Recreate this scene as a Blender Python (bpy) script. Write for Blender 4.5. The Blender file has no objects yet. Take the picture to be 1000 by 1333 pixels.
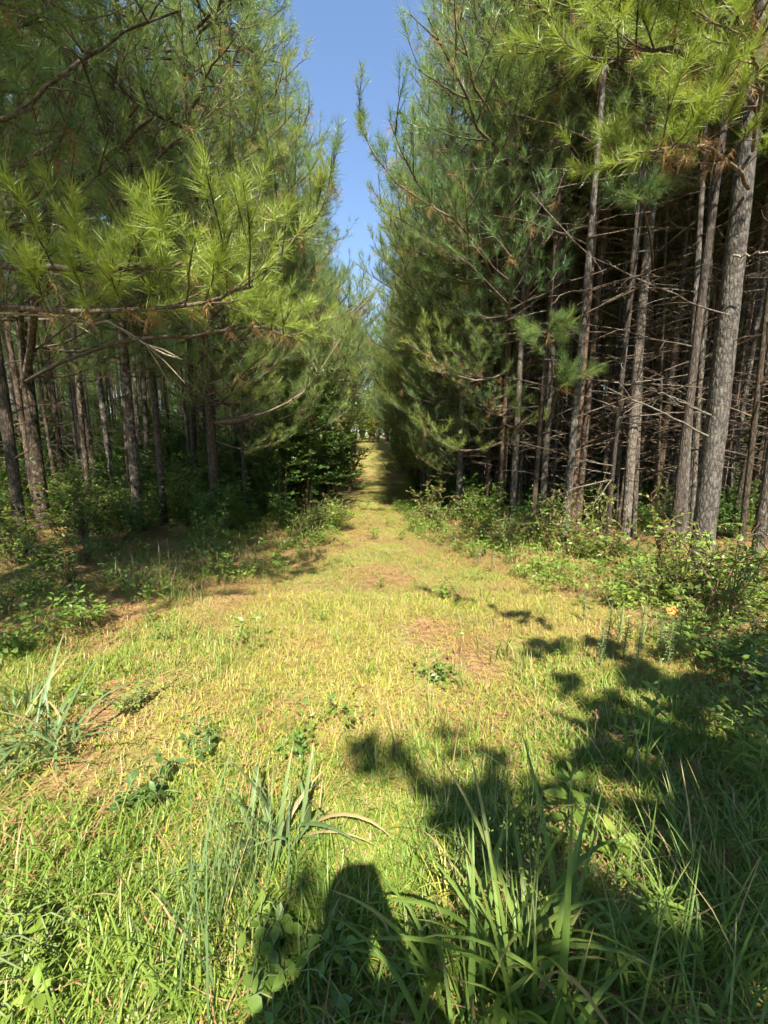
import bpy, math, random
import numpy as np
from mathutils import Matrix, Vector, Euler
R = math.radians
rng = np.random.default_rng(7)
random.seed(7)
sc = bpy.context.scene

# ------------------------------------------------------------ camera
CAM_H, F, PITCH = 1.5, 520.0, R(9.0)          # photo is 1000 x 1333 px
cd = bpy.data.cameras.new('camera'); cam = bpy.data.objects.new('camera', cd)
sc.collection.objects.link(cam); sc.camera = cam
cd.sensor_fit = 'HORIZONTAL'; cd.sensor_width = 36; cd.lens = 36 * F / 1000
cd.clip_start = 0.02; cd.clip_end = 4000
cam.location = (0, 0, CAM_H); cam.rotation_euler = (R(90) - PITCH, 0, 0)
# ------------------------------------------------------------ sky and sun
SUN_EL, SUN_AZ = 50.0, 3.0                   # behind the camera, a little to its right
w = bpy.data.worlds.new('World'); sc.world = w; w.use_nodes = True
nt = w.node_tree; nt.nodes.clear()
sky = nt.nodes.new('ShaderNodeTexSky'); sky.sky_type = 'NISHITA'; sky.sun_disc = False
sky.sun_elevation = R(SUN_EL); sky.sun_rotation = R(180 - SUN_AZ)
sky.air_density = 1.0; sky.dust_density = 0.0; sky.ozone_density = 2.2
bg = nt.nodes.new('ShaderNodeBackground'); bg.inputs['Strength'].default_value = 0.088
wo = nt.nodes.new('ShaderNodeOutputWorld')
nt.links.new(sky.outputs[0], bg.inputs[0]); nt.links.new(bg.outputs[0], wo.inputs[0])
sl = bpy.data.lights.new('sun', 'SUN'); so = bpy.data.objects.new('sun', sl)
sc.collection.objects.link(so); sl.energy = 5.0; sl.angle = R(0.53); sl.color = (1.0, 0.92, 0.75)
so.rotation_euler = (R(90 - SUN_EL), 0, R(SUN_AZ)); so.location = (0, -20, 30)
sc.view_settings.view_transform = 'Standard'; sc.view_settings.look = 'None'
sc.view_settings.exposure = 1.78; sc.view_settings.gamma = 1.0
sc.cycles.max_bounces = 4; sc.cycles.diffuse_bounces = 3; sc.cycles.transmission_bounces = 2
sc.cycles.use_adaptive_sampling = True; sc.cycles.adaptive_threshold = 0.08; sc.cycles.adaptive_min_samples = 16
sc.cycles.use_denoising = True
COL = sc.collection

# ------------------------------------------------------------ helpers
def smoothnoise(x, y, s=1.0):
    x = np.asarray(x) * s; y = np.asarray(y) * s
    return (np.sin(1.7*x+.3*y+.5)+np.sin(-.9*x+1.9*y+1.3)+np.sin(2.9*x+2.3*y+4)*.5+np.sin(4.1*x-3.3*y+2)*.35)/2.85
_ky = np.array([-400,-30,-8,0,5,12,20,26,40,60,100,200,600.])
_kz = np.array([2.,.5,.1,0,-.15,-.45,-.7,-.72,.45,2.5,5.,8.,14.])
_ty = np.linspace(-400, 600, 4001); _tz = np.interp(_ty, _ky, _kz)
_k = np.exp(-np.linspace(-2, 2, 17)**2); _k /= _k.sum()
_tz = np.convolve(np.pad(_tz, 8, mode='edge'), _k, 'valid')
_z0 = float(np.interp(0, _ty, _tz))
def gz(x, y):
    x = np.asarray(x, float); y = np.asarray(y, float)
    near = np.clip(1 - (np.abs(x)+np.abs(y))/60, 0, 1)
    return np.interp(y, _ty, _tz) - _z0 + (.03*smoothnoise(x, y, .8)+.012*smoothnoise(x+5, y, 3.1))*near - .028*near*0
def ray(px, py):
    u = (px-500)/F; v = (py-666.5)/F
    return np.array([u, math.cos(PITCH)-v*math.sin(PITCH), -math.sin(PITCH)-v*math.cos(PITCH)])
def P3(px, py, y):
    d = ray(px, py); t = y/d[1]
    return np.array([0, 0, CAM_H]) + d*t
def G(px, py):
    d = ray(px, py); t = 1.0
    for _ in range(60):
        h = CAM_H + d[2]*t - float(gz(d[0]*t, d[1]*t)); t += h/max(.12, -d[2]+.02)*.8
    return np.array([d[0]*t, d[1]*t, float(gz(d[0]*t, d[1]*t))])
XLy = np.array([-8, 1, 2.8, 3.8, 5.9, 8, 20, 60.]); XL = np.array([-4.2, -3.3, -2.9, -2.3, -1.45, -1.15, -1.35, -3.0])
XRy = np.array([-8, 1, 1.9, 3.5, 5.9, 8, 20, 60.]); XR = np.array([2.4, 2.0, 2.0, 2.35, 1.5, .8, .45, -.2])
def edgeL(y): return np.interp(y, XLy, XL)
def edgeR(y): return np.interp(y, XRy, XR)

class Acc:
    def __init__(s): s.v=[]; s.f=[]; s.m=[]; s.n=0
    def add(s, V, Fs, mat=0):
        """Fs: (k,3) or (k,4) array"""
        V=np.asarray(V,np.float32).reshape(-1,3); Fs=np.asarray(Fs,np.int32)
        s.v.append(V); s.f.append(Fs+s.n); s.m.append(np.full(len(Fs),mat,np.int32)); s.n+=len(V)
    def mesh(s, name, mats, smooth=True):
        me=bpy.data.meshes.new(name)
        V=np.concatenate(s.v); me.vertices.add(len(V)); me.vertices.foreach_set('co',V.ravel())
        loops=np.concatenate([f.ravel() for f in s.f]); tot=np.concatenate([np.full(len(f),f.shape[1],np.int32) for f in s.f])
        st=np.concatenate([[0],np.cumsum(tot)[:-1]]).astype(np.int32)
        me.loops.add(len(loops)); me.loops.foreach_set('vertex_index',loops.astype(np.int32))
        me.polygons.add(len(tot)); me.polygons.foreach_set('loop_start',st)
        me.polygons.foreach_set('material_index',np.concatenate(s.m))
        me.polygons.foreach_set('use_smooth',np.full(len(tot),smooth))
        for m in mats: me.materials.append(m)
        me.update(calc_edges=True); me.validate()
        return me
def link(name, me, parent=None, mw=None):
    o=bpy.data.objects.new(name, me); COL.objects.link(o)
    if parent is not None: o.parent=parent
    if mw is not None: o.matrix_basis=mw
    return o
def tag(o, label=None, cat=None, group=None, kind=None):
    if label: o['label']=label
    if cat: o['category']=cat
    if group: o['group']=group
    if kind: o['kind']=kind
    return o
def empty(name, loc, label, cat, group=None, rz=0):
    o=bpy.data.objects.new(name,None); COL.objects.link(o); o.empty_display_size=.1
    o.location=[float(c) for c in loc]; o.rotation_euler=(0,0,rz)
    return tag(o,label,cat,group)
def nrm(a): a=np.asarray(a,float); return a/(np.linalg.norm(a,axis=-1,keepdims=True)+1e-9)
def tube(path, rad, sides=6, cap=True):
    path=np.asarray(path,float); n=len(path); rad=np.broadcast_to(np.asarray(rad,float),(n,))
    t=nrm(np.gradient(path,axis=0)); ref=np.array([0,0,1.]) if abs(t[0][2])<.85 else np.array([1.,0,0])
    V=[]
    for i in range(n):
        a=nrm(np.cross(t[i],ref)); b=np.cross(t[i],a); ang=np.linspace(0,2*np.pi,sides,endpoint=False)
        V.append(path[i]+rad[i]*(np.cos(ang)[:,None]*a+np.sin(ang)[:,None]*b))
    V=np.concatenate(V); k=np.arange(sides); k2=(k+1)%sides
    Fq=np.concatenate([np.stack([i*sides+k,i*sides+k2,(i+1)*sides+k2,(i+1)*sides+k],1) for i in range(n-1)])
    return V,Fq
def basis(d, up=None, roll=None):
    """(n,3) directions -> (n,3,3) with columns x=d, y, z"""
    d=nrm(d); up=np.broadcast_to(np.array([0,0,1.]) if up is None else up,d.shape)
    y=np.cross(up,d); bad=np.linalg.norm(y,axis=1)<1e-3; y[bad]=[0,1,0]; y=nrm(y); z=np.cross(d,y)
    if roll is not None:
        c=np.cos(roll)[:,None]; s=np.sin(roll)[:,None]; y,z=c*y+s*z,-s*y+c*z
    return np.stack([d,y,z],2)
def merge(acc, TV, TF, M, T, S, mat=0):
    n=len(T); V=np.einsum('nij,vj->nvi',M,TV)*np.asarray(S).reshape(-1,1,1)+T[:,None,:]
    Fs=(TF[None]+(np.arange(n)*len(TV))[:,None,None]).reshape(-1,TF.shape[1])
    acc.add(V.reshape(-1,3),Fs,mat)
def mat4(M3, T, S=1.0):
    m=Matrix([[float(M3[i][j])*S for j in range(3)]+[float(T[i])] for i in range(3)]+[[0,0,0,1]]); return m

# ------------------------------------------------------------ materials
def newmat(name):
    m=bpy.data.materials.new(name); m.use_nodes=True; nt=m.node_tree; nt.nodes.clear()
    out=nt.nodes.new('ShaderNodeOutputMaterial'); return m,nt,out
def N(nt,t,**kw):
    n=nt.nodes.new(t)
    for k,v in kw.items():
        if k in n.inputs: n.inputs[k].default_value=v
        else: setattr(n,k,v)
    return n
def ramp(nt, cols, src):
    r=nt.nodes.new('ShaderNodeValToRGB'); e=r.color_ramp.elements
    while len(e)<len(cols): e.new(.5)
    for k,(p,c) in enumerate(cols): e[k].position=p; e[k].color=(*c,1)
    nt.links.new(src,r.inputs[0]); return r
def leafmat(name, cols, trans=.35, rough=.45, spec=.4, noise=.7, tint=(1.15,1.1,.6), tips=False):
    """cols: list of base colours picked by object random + world noise"""
    m,nt,out=newmat(name)
    oi=N(nt,'ShaderNodeObjectInfo'); ge=N(nt,'ShaderNodeNewGeometry')
    nz=N(nt,'ShaderNodeTexNoise',Scale=noise,Detail=2.0); nt.links.new(ge.outputs['Position'],nz.inputs['Vector'])
    n2=N(nt,'ShaderNodeTexNoise',Scale=9.0,Detail=2.0); nt.links.new(ge.outputs['Position'],n2.inputs['Vector'])
    a=N(nt,'ShaderNodeMath',operation='MULTIPLY_ADD'); a.inputs[1].default_value=.45; nt.links.new(oi.outputs['Random'],a.inputs[0])
    b=N(nt,'ShaderNodeMath',operation='MULTIPLY_ADD'); b.inputs[1].default_value=1.1; b.inputs[2].default_value=-.42; nt.links.new(nz.outputs[0],b.inputs[0])
    nt.links.new(b.outputs[0],a.inputs[2])
    c=N(nt,'ShaderNodeMath',operation='MULTIPLY_ADD'); c.inputs[1].default_value=.5; nt.links.new(n2.outputs[0],c.inputs[0]); nt.links.new(a.outputs[0],c.inputs[2])
    rp=ramp(nt,[(i/(len(cols)-1),cc) for i,cc in enumerate(cols)],c.outputs[0])
    if tips:
        tc=N(nt,'ShaderNodeTexCoord'); ln=N(nt,'ShaderNodeVectorMath',operation='LENGTH'); nt.links.new(tc.outputs['Object'],ln.inputs[0])
        ml=N(nt,'ShaderNodeMath',operation='MULTIPLY_ADD'); ml.inputs[1].default_value=.5; nt.links.new(oi.outputs['Random'],ml.inputs[0]); nt.links.new(ln.outputs['Value'],ml.inputs[2])
        mr=N(nt,'ShaderNodeMapRange'); mr.inputs[1].default_value=1.05; mr.inputs[2].default_value=1.4; nt.links.new(ml.outputs[0],mr.inputs[0])
        tm_=N(nt,'ShaderNodeMix',data_type='RGBA'); nt.links.new(mr.outputs[0],tm_.inputs[0]); nt.links.new(rp.outputs[0],tm_.inputs[6]); tm_.inputs[7].default_value=(.42,.33,.15,1)
        class _O: outputs=[tm_.outputs[2]]
        rp=_O
    pb=N(nt,'ShaderNodeBsdfPrincipled'); pb.inputs['Roughness'].default_value=rough; pb.inputs['Specular IOR Level'].default_value=spec
    nt.links.new(rp.outputs[0],pb.inputs['Base Color'])
    tr=N(nt,'ShaderNodeBsdfTranslucent'); mx=N(nt,'ShaderNodeMix',data_type='RGBA',blend_type='MULTIPLY'); mx.inputs[0].default_value=1
    nt.links.new(rp.outputs[0],mx.inputs[6]); mx.inputs[7].default_value=(*tint,1); nt.links.new(mx.outputs[2],tr.inputs[0])
    ms=N(nt,'ShaderNodeMixShader'); ms.inputs[0].default_value=trans
    nt.links.new(pb.outputs[0],ms.inputs[1]); nt.links.new(tr.outputs[0],ms.inputs[2]); nt.links.new(ms.outputs[0],out.inputs[0])
    return m
M={}
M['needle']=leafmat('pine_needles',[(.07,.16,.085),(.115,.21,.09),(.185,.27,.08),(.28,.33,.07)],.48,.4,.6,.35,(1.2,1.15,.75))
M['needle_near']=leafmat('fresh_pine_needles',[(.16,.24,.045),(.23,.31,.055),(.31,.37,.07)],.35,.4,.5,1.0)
M['needle_far']=leafmat('far_pine_needles',[(.07,.11,.035),(.11,.16,.04),(.17,.21,.05)],.35,.5,.4,.15)
M['dead_needle']=leafmat('dead_needles',[(.24,.12,.05),(.32,.18,.08),(.36,.24,.12)],.25,.6,.2,2.0,(1.1,.95,.7))
M['straw']=leafmat('pine_straw',[(.20,.10,.045),(.30,.17,.08),(.40,.27,.14)],.12,.6,.2,1.2,(1.1,.95,.7))
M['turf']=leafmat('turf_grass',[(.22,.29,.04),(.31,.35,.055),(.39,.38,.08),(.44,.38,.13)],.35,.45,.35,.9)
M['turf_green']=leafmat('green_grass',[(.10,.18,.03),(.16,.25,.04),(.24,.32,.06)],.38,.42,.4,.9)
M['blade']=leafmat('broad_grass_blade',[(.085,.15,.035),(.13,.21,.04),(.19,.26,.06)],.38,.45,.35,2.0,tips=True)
M['blade_blue']=leafmat('blue_green_blade',[(.09,.15,.06),(.12,.19,.075),(.17,.24,.09)],.35,.45,.35,2.0,tips=True)
M['dry']=leafmat('dry_grass',[(.28,.21,.10),(.36,.28,.14),(.42,.34,.19)],.3,.55,.25,2.0,(1.,1.,.85))
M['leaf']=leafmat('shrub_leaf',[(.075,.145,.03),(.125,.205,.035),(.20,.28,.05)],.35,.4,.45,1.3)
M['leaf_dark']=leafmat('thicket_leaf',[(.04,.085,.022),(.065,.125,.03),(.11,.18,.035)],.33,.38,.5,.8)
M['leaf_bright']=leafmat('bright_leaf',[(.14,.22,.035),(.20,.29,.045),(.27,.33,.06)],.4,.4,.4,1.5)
M['leaf_gray']=leafmat('grey_green_leaf',[(.12,.17,.08),(.16,.21,.10),(.20,.25,.12)],.3,.5,.3,1.5)
M['leaf_far']=leafmat('far_leaf',[(.11,.17,.035),(.17,.24,.05),(.24,.30,.07)],.45,.5,.35,.2)
def barkmat(name, c0, c1, c2, sx=9.0, lich=.45):
    m,nt,out=newmat(name); tc=N(nt,'ShaderNodeTexCoord'); oi=N(nt,'ShaderNodeObjectInfo')
    ad=N(nt,'ShaderNodeVectorMath',operation='ADD'); nt.links.new(tc.outputs['Object'],ad.inputs[0]); nt.links.new(oi.outputs['Random'],ad.inputs[1])
    mp=N(nt,'ShaderNodeMapping'); mp.inputs['Scale'].default_value=(sx*2.2,sx*2.2,sx*.75); nt.links.new(ad.outputs[0],mp.inputs[0])
    vo=N(nt,'ShaderNodeTexVoronoi',feature='DISTANCE_TO_EDGE',Scale=1.0); 
    nw=N(nt,'ShaderNodeTexNoise',Scale=1.3,Detail=4.0); nt.links.new(mp.outputs[0],nw.inputs['Vector'])
    av=N(nt,'ShaderNodeMix',data_type='RGBA'); av.inputs[0].default_value=.5; nt.links.new(mp.outputs[0],av.inputs[6]); nt.links.new(nw.outputs[1],av.inputs[7])
    nt.links.new(av.outputs[2],vo.inputs['Vector'])
    cr=ramp(nt,[(0,c0),(.12,c1),(.5,c2)],vo.outputs['Distance'])
    n2=N(nt,'ShaderNodeTexNoise',Scale=13.0,Detail=5.0); nt.links.new(ad.outputs[0],n2.inputs['Vector'])
    n3=N(nt,'ShaderNodeTexNoise',Scale=70.0,Detail=6.0); nt.links.new(ad.outputs[0],n3.inputs['Vector']); fr=ramp(nt,[(.3,(.55,.55,.55)),(.7,(1.35,1.3,1.25))],n3.outputs[0])
    lr=ramp(nt,[(.50,(0,0,0)),(.62,(1,1,1))],n2.outputs[0])
    lm=N(nt,'ShaderNodeMath',operation='MULTIPLY'); lm.inputs[1].default_value=lich; nt.links.new(lr.outputs[0],lm.inputs[0])
    mx=N(nt,'ShaderNodeMix',data_type='RGBA'); nt.links.new(lm.outputs[0],mx.inputs[0]); fm=N(nt,'ShaderNodeMix',data_type='RGBA',blend_type='MULTIPLY'); fm.inputs[0].default_value=1; nt.links.new(cr.outputs[0],fm.inputs[6]); nt.links.new(fr.outputs[0],fm.inputs[7]); nt.links.new(fm.outputs[2],mx.inputs[6]); mx.inputs[7].default_value=(.34,.32,.28,1)
    pb=N(nt,'ShaderNodeBsdfPrincipled'); pb.inputs['Roughness'].default_value=.9; pb.inputs['Specular IOR Level'].default_value=.15
    hs=N(nt,'ShaderNodeHueSaturation'); vr=N(nt,'ShaderNodeMapRange'); vr.inputs[3].default_value=.6; vr.inputs[4].default_value=1.3; nt.links.new(oi.outputs['Random'],vr.inputs[0]); nt.links.new(vr.outputs[0],hs.inputs['Value'])
    sr=N(nt,'ShaderNodeMath',operation='FRACT'); sm=N(nt,'ShaderNodeMath',operation='MULTIPLY'); sm.inputs[1].default_value=7.3; nt.links.new(oi.outputs['Random'],sm.inputs[0]); nt.links.new(sm.outputs[0],sr.inputs[0])
    s2=N(nt,'ShaderNodeMapRange'); s2.inputs[3].default_value=.6; s2.inputs[4].default_value=1.35; nt.links.new(sr.outputs[0],s2.inputs[0]); nt.links.new(s2.outputs[0],hs.inputs['Saturation'])
    nt.links.new(mx.outputs[2],hs.inputs['Color']); nt.links.new(hs.outputs[0],pb.inputs['Base Color'])
    bp=N(nt,'ShaderNodeBump',Strength=1.0,Distance=.02); nt.links.new(vo.outputs['Distance'],bp.inputs['Height']); nt.links.new(bp.outputs[0],pb.inputs['Normal'])
    nt.links.new(pb.outputs[0],out.inputs[0]); return m
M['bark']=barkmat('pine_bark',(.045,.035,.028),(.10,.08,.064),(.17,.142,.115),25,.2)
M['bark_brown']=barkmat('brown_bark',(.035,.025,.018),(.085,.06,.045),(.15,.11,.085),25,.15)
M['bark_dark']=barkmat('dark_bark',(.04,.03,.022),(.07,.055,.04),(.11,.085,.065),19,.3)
M['twig']=barkmat('twig_bark',(.07,.05,.036),(.13,.098,.073),(.19,.15,.11),30,.2)
M['deadwood']=barkmat('dead_wood',(.15,.12,.09),(.25,.21,.165),(.34,.30,.25),25,.4)
def plain(name,c,rough=.7,spec=.3,var=.25,sc_=20.):
    m,nt,out=newmat(name); ge=N(nt,'ShaderNodeTexCoord'); nz=N(nt,'ShaderNodeTexNoise',Scale=sc_,Detail=4.0)
    nt.links.new(ge.outputs['Object'],nz.inputs['Vector'])
    r=ramp(nt,[(.3,tuple(x*(1-var) for x in c)),(.7,tuple(min(1,x*(1+var)) for x in c))],nz.outputs[0])
    pb=N(nt,'ShaderNodeBsdfPrincipled'); pb.inputs['Roughness'].default_value=rough; pb.inputs['Specular IOR Level'].default_value=spec
    nt.links.new(r.outputs[0],pb.inputs['Base Color']); nt.links.new(pb.outputs[0],out.inputs[0]); return m
M['stem']=plain('green_stem',(.13,.17,.06)); M['stem_brown']=plain('brown_stem',(.14,.09,.05))
M['cone']=plain('pine_cone',(.13,.08,.05)); M['orange']=plain('orange_leaf',(.36,.14,.02),.6,.3,.15,8)
M['skin']=plain('skin',(.55,.34,.25),.5,.4,.05); M['shirt']=plain('shirt',(.16,.20,.30),.9,.1,.15,60)
M['trousers']=plain('trousers',(.09,.10,.13),.9,.1,.15,60); M['hair']=plain('hair',(.05,.03,.02),.6,.3,.3,80)
M['shoe']=plain('shoe',(.08,.06,.05),.6,.3,.2); M['phone']=plain('phone_shell',(.03,.03,.035),.25,.5,.05); M['glass']=plain('phone_glass',(.01,.01,.012),.08,.6,.05)
# ground: pine straw, soil, thin moss and short green between
m,nt_,out=newmat('ground_straw_soil'); ge=N(nt_,'ShaderNodeNewGeometry')
def gn(scale,det=5.): 
    n=N(nt_,'ShaderNodeTexNoise',Scale=scale,Detail=det); nt_.links.new(ge.outputs['Position'],n.inputs['Vector']); return n
a=ramp(nt_,[(.3,(.12,.075,.04)),(.5,(.22,.135,.065)),(.7,(.32,.215,.115))],gn(14,6.).outputs[0])
b=ramp(nt_,[(.35,(.10,.13,.03)),(.65,(.25,.26,.07))],gn(22,5.).outputs[0])
f_=ramp(nt_,[(.42,(0,0,0)),(.60,(1,1,1))],gn(1.1,6.).outputs[0])
mx=N(nt_,'ShaderNodeMix',data_type='RGBA'); nt_.links.new(f_.outputs[0],mx.inputs[0]); nt_.links.new(a.outputs[0],mx.inputs[6]); nt_.links.new(b.outputs[0],mx.inputs[7])
pb=N(nt_,'ShaderNodeBsdfPrincipled'); pb.inputs['Roughness'].default_value=.95; pb.inputs['Specular IOR Level'].default_value=.1
nt_.links.new(mx.outputs[2],pb.inputs['Base Color']); bp=N(nt_,'ShaderNodeBump',Strength=.8,Distance=.03)
nt_.links.new(gn(45,6.).outputs[0],bp.inputs['Height']); nt_.links.new(bp.outputs[0],pb.inputs['Normal']); nt_.links.new(pb.outputs[0],out.inputs[0]); M['ground']=m

# ------------------------------------------------------------ ground sheet
def axis_pts(): 
    a=np.concatenate([np.arange(0,12,.15),np.arange(12,40,.6),np.geomspace(40,900,26)]); return a
ax=axis_pts(); gx=np.concatenate([-ax[::-1],ax[1:]])
gy=np.concatenate([-np.geomspace(6,400,20)[::-1],np.arange(-5.8,14,.15),np.arange(14,70,.6),np.geomspace(70,900,26)])
X,Y=np.meshgrid(gx,gy); V=np.stack([X,Y,gz(X,Y)],2).reshape(-1,3)
nx=len(gx); i,j=np.meshgrid(np.arange(len(gy)-1),np.arange(nx-1),indexing='ij'); q=(i*nx+j).ravel()
ac=Acc(); ac.add(V,np.stack([q,q+1,q+nx+1,q+nx],1)); tag(link('ground',ac.mesh('ground',[M['ground']])),kind='structure',label='pine straw and soil ground under the trees and along the path')

# ------------------------------------------------------------ templates: needles, leaves, blades
def tuft_tpl(n, L, shoot, wd, seed, seg=1):
    r=np.random.default_rng(seed); t=r.random(n)**.8; o=np.stack([t*shoot,np.zeros(n),np.zeros(n)],1)
    ang=np.radians(72-50*t+r.normal(0,12,n)); az=r.random(n)*2*np.pi
    d=np.stack([np.cos(ang),np.sin(ang)*np.cos(az),np.sin(ang)*np.sin(az)],1); l=L*(.5+.65*r.random(n))
    s=nrm(np.cross(d,r.normal(size=(n,3)))); wv=s*wd/2
    if seg==1:
        V=np.stack([o-wv,o+wv,o+d*l[:,None]],1).reshape(-1,3); return V,np.arange(3*n).reshape(-1,3)
    b=np.array([-.12,0,0]) ; mid=o+d*l[:,None]*.55; tip=o+(d*.97+np.cross(d,s)*.12*r.normal(size=(n,1)))*l[:,None]
    V=np.stack([o-wv,o+wv,mid+wv*.9,mid-wv*.9,tip],1).reshape(-1,3); k=np.arange(n)*5
    Ft=np.concatenate([np.stack([k,k+1,k+2],1),np.stack([k,k+2,k+3],1),np.stack([k+3,k+2,k+4],1)]); return V,Ft
TUFT=[tuft_tpl(44,.155,.11,.004,s) for s in (1,2,3)]
TUFT_HERO=[tuft_tpl(80,.16,.10,.0027,s,2) for s in (11,12,13)]
TUFT_LOW=[tuft_tpl(18,.20,.14,.008,s) for s in (21,22,23)]
TUFT_DEAD=[tuft_tpl(26,.18,.10,.0035,s) for s in (31,32)]
LEAF_V=np.array([[0,0,0],[.28,-.17,.05],[.28,0,0],[.28,.17,.05],[.62,-.2,.03],[.62,0,-.02],[.62,.2,.03],[1,0,-.1]])
LEAF_F=np.array([[0,1,2],[0,2,3],[1,4,5],[1,5,2],[2,5,6],[2,6,3],[4,7,5],[5,7,6]])
LEAF2_V=np.array([[0,0,0],[.5,-.24,.06],[1,0,-.06],[.5,.24,.06]]); LEAF2_F=np.array([[0,1,2],[0,2,3]])
def leaf_tpl(wide): 
    v=LEAF_V.copy(); v[:,1]*=wide; return v,LEAF_F
def blade_strip(L, wd, bend, seed, seg=7, fold=.25, kink=False):
    """grass blade rising along +z and arching over +x"""
    t=np.linspace(0,1,seg+1); th=np.radians(6+bend*t**1.4)
    if kink: th=np.where(t>.55,np.radians(6+bend*.5+70),th)
    dx=np.sin(th); dz=np.cos(th); x=np.concatenate([[0],np.cumsum((dx[1:]+dx[:-1])/2)])*L/seg; z=np.concatenate([[0],np.cumsum((dz[1:]+dz[:-1])/2)])*L/seg
    wv=wd*np.minimum(1,.45+2.2*t)*np.clip((1-t)**.65,0.02,1); tw=.4*math.sin(seed*3.1)*t
    V=[]
    for k in range(seg+1):
        nxn=np.array([-dz[k],0,dx[k]]); c=np.array([x[k],.05*L*math.sin(seed)*t[k]**2,z[k]])
        side=np.array([0,math.cos(tw[k]),0])+nxn*math.sin(tw[k]); side/=np.linalg.norm(side)
        V+= [c-side*wv[k]/2+nxn*wv[k]*fold*-.5, c, c+side*wv[k]/2+nxn*wv[k]*fold*-.5]
    k=np.arange(seg)*3
    Fq=np.concatenate([np.stack([k,k+1,k+4,k+3],1),np.stack([k+1,k+2,k+5,k+4],1)]); return np.array(V),Fq
def blade_simple(L, wd, bend, seed, seg=3):
    t=np.linspace(0,1,seg+1); th=np.radians(bend*t); x=np.concatenate([[0],np.cumsum(np.sin(th[1:]))])*L/seg; z=np.concatenate([[0],np.cumsum(np.cos(th[1:]))])*L/seg
    wv=wd*np.clip(1-t**2,0.05,1); V=np.stack([np.stack([x,-wv/2,z],1),np.stack([x,wv/2,z],1)],1).reshape(-1,3); k=np.arange(seg)*2
    return V,np.stack([k,k+1,k+3,k+2],1)
def rotz(a): c,s=math.cos(a),math.sin(a); return np.array([[c,-s,0],[s,c,0],[0,0,1]])
def roty(a): c,s=math.cos(a),math.sin(a); return np.array([[c,0,s],[0,1,0],[-s,0,c]])
def grass_clump(nb, L, wd, spread, bend, seed, mats, tilt=25, drymix=.1, seg=3):
    r=np.random.default_rng(seed); ac=Acc()
    for b in range(nb):
        V,Fq=blade_simple(L*r.uniform(.5,1.1),wd*r.uniform(.7,1.2),r.uniform(.3,1)*bend,b,seg)
        Mx=rotz(r.uniform(0,6.28))@roty(R(r.uniform(0,tilt))); o=np.array([r.normal(0,spread),r.normal(0,spread),-.005])
        ac.add(V@Mx.T+o,Fq,1 if r.random()<drymix else 0)
    return ac.mesh('grass_clump',mats)
def straw_patch(n, rad, seed):
    r=np.random.default_rng(seed); ac=Acc(); a=r.random(n)*6.28; p=np.stack([r.normal(0,rad/2,n),r.normal(0,rad/2,n),r.uniform(.004,.03,n)],1)
    d=np.stack([np.cos(a),np.sin(a),r.normal(0,.12,n)],1)*r.uniform(.10,.2,n)[:,None]; s=np.stack([-np.sin(a),np.cos(a),0*a],1)*.0016
    b=p+d*.5+np.stack([0*a,0*a,r.uniform(0,.015,n)],1)+s*r.normal(0,5,n)[:,None]
    V=np.stack([p-s,p+s,b+s,b-s,p+d],1).reshape(-1,3); V[:,2]=np.maximum(V[:,2],.002); k=np.arange(n)*5
    ac.add(V,np.concatenate([np.stack([k,k+1,k+2],1),np.stack([k,k+2,k+3],1),np.stack([k+3,k+2,k+4],1)])); return ac.mesh('straw_patch',[M['straw']])

# ------------------------------------------------------------ scatter (uncountable cover only)
def scatter(name, label, cat, meshes, Pts, yaw, tilt, scl, idx):
    tc=bpy.data.collections.new(name+'_kinds')
    for k,me in enumerate(meshes): tc.objects.link(bpy.data.objects.new('%s_kind_%02d'%(name,k),me))
    me=bpy.data.meshes.new(name); n=len(Pts); me.vertices.add(n); me.vertices.foreach_set('co',np.asarray(Pts,np.float32).ravel())
    at=me.attributes.new('rot','FLOAT_VECTOR','POINT'); at.data.foreach_set('vector',np.stack([tilt*np.cos(yaw*3),tilt*np.sin(yaw*3),yaw],1).astype(np.float32).ravel())
    at=me.attributes.new('scl','FLOAT','POINT'); at.data.foreach_set('value',np.asarray(scl,np.float32))
    at=me.attributes.new('idx','INT','POINT'); at.data.foreach_set('value',np.asarray(idx,np.int32))
    o=link(name,me); tag(o,label,cat,kind='stuff')
    ng=bpy.data.node_groups.new(name,'GeometryNodeTree'); ng.interface.new_socket('Geometry',in_out='INPUT',socket_type='NodeSocketGeometry'); ng.interface.new_socket('Geometry',in_out='OUTPUT',socket_type='NodeSocketGeometry')
    gi=ng.nodes.new('NodeGroupInput'); go=ng.nodes.new('NodeGroupOutput'); ip=ng.nodes.new('GeometryNodeInstanceOnPoints'); ci=ng.nodes.new('GeometryNodeCollectionInfo')
    ci.inputs['Collection'].default_value=tc; ci.inputs['Separate Children'].default_value=True; ci.inputs['Reset Children'].default_value=True
    def na(nm,ty):
        n_=ng.nodes.new('GeometryNodeInputNamedAttribute'); n_.data_type=ty; n_.inputs['Name'].default_value=nm; return n_.outputs['Attribute']
    L=ng.links.new; L(gi.outputs[0],ip.inputs['Points']); L(ci.outputs[0],ip.inputs['Instance']); ip.inputs['Pick Instance'].default_value=True
    L(na('idx','INT'),ip.inputs['Instance Index']); L(na('rot','FLOAT_VECTOR'),ip.inputs['Rotation']); L(na('scl','FLOAT'),ip.inputs['Scale']); L(ip.outputs[0],go.inputs[0])
    md=o.modifiers.new('scatter','NODES'); md.node_group=ng; return o
def rand_area(n, x0, x1, y0, y1, keep):
    x=rng.uniform(x0,x1,n); y=rng.uniform(y0,y1,n); k=keep(x,y); k=rng.random(n)<k; x=x[k]; y=y[k]
    return np.stack([x,y,gz(x,y)],1)

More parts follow.
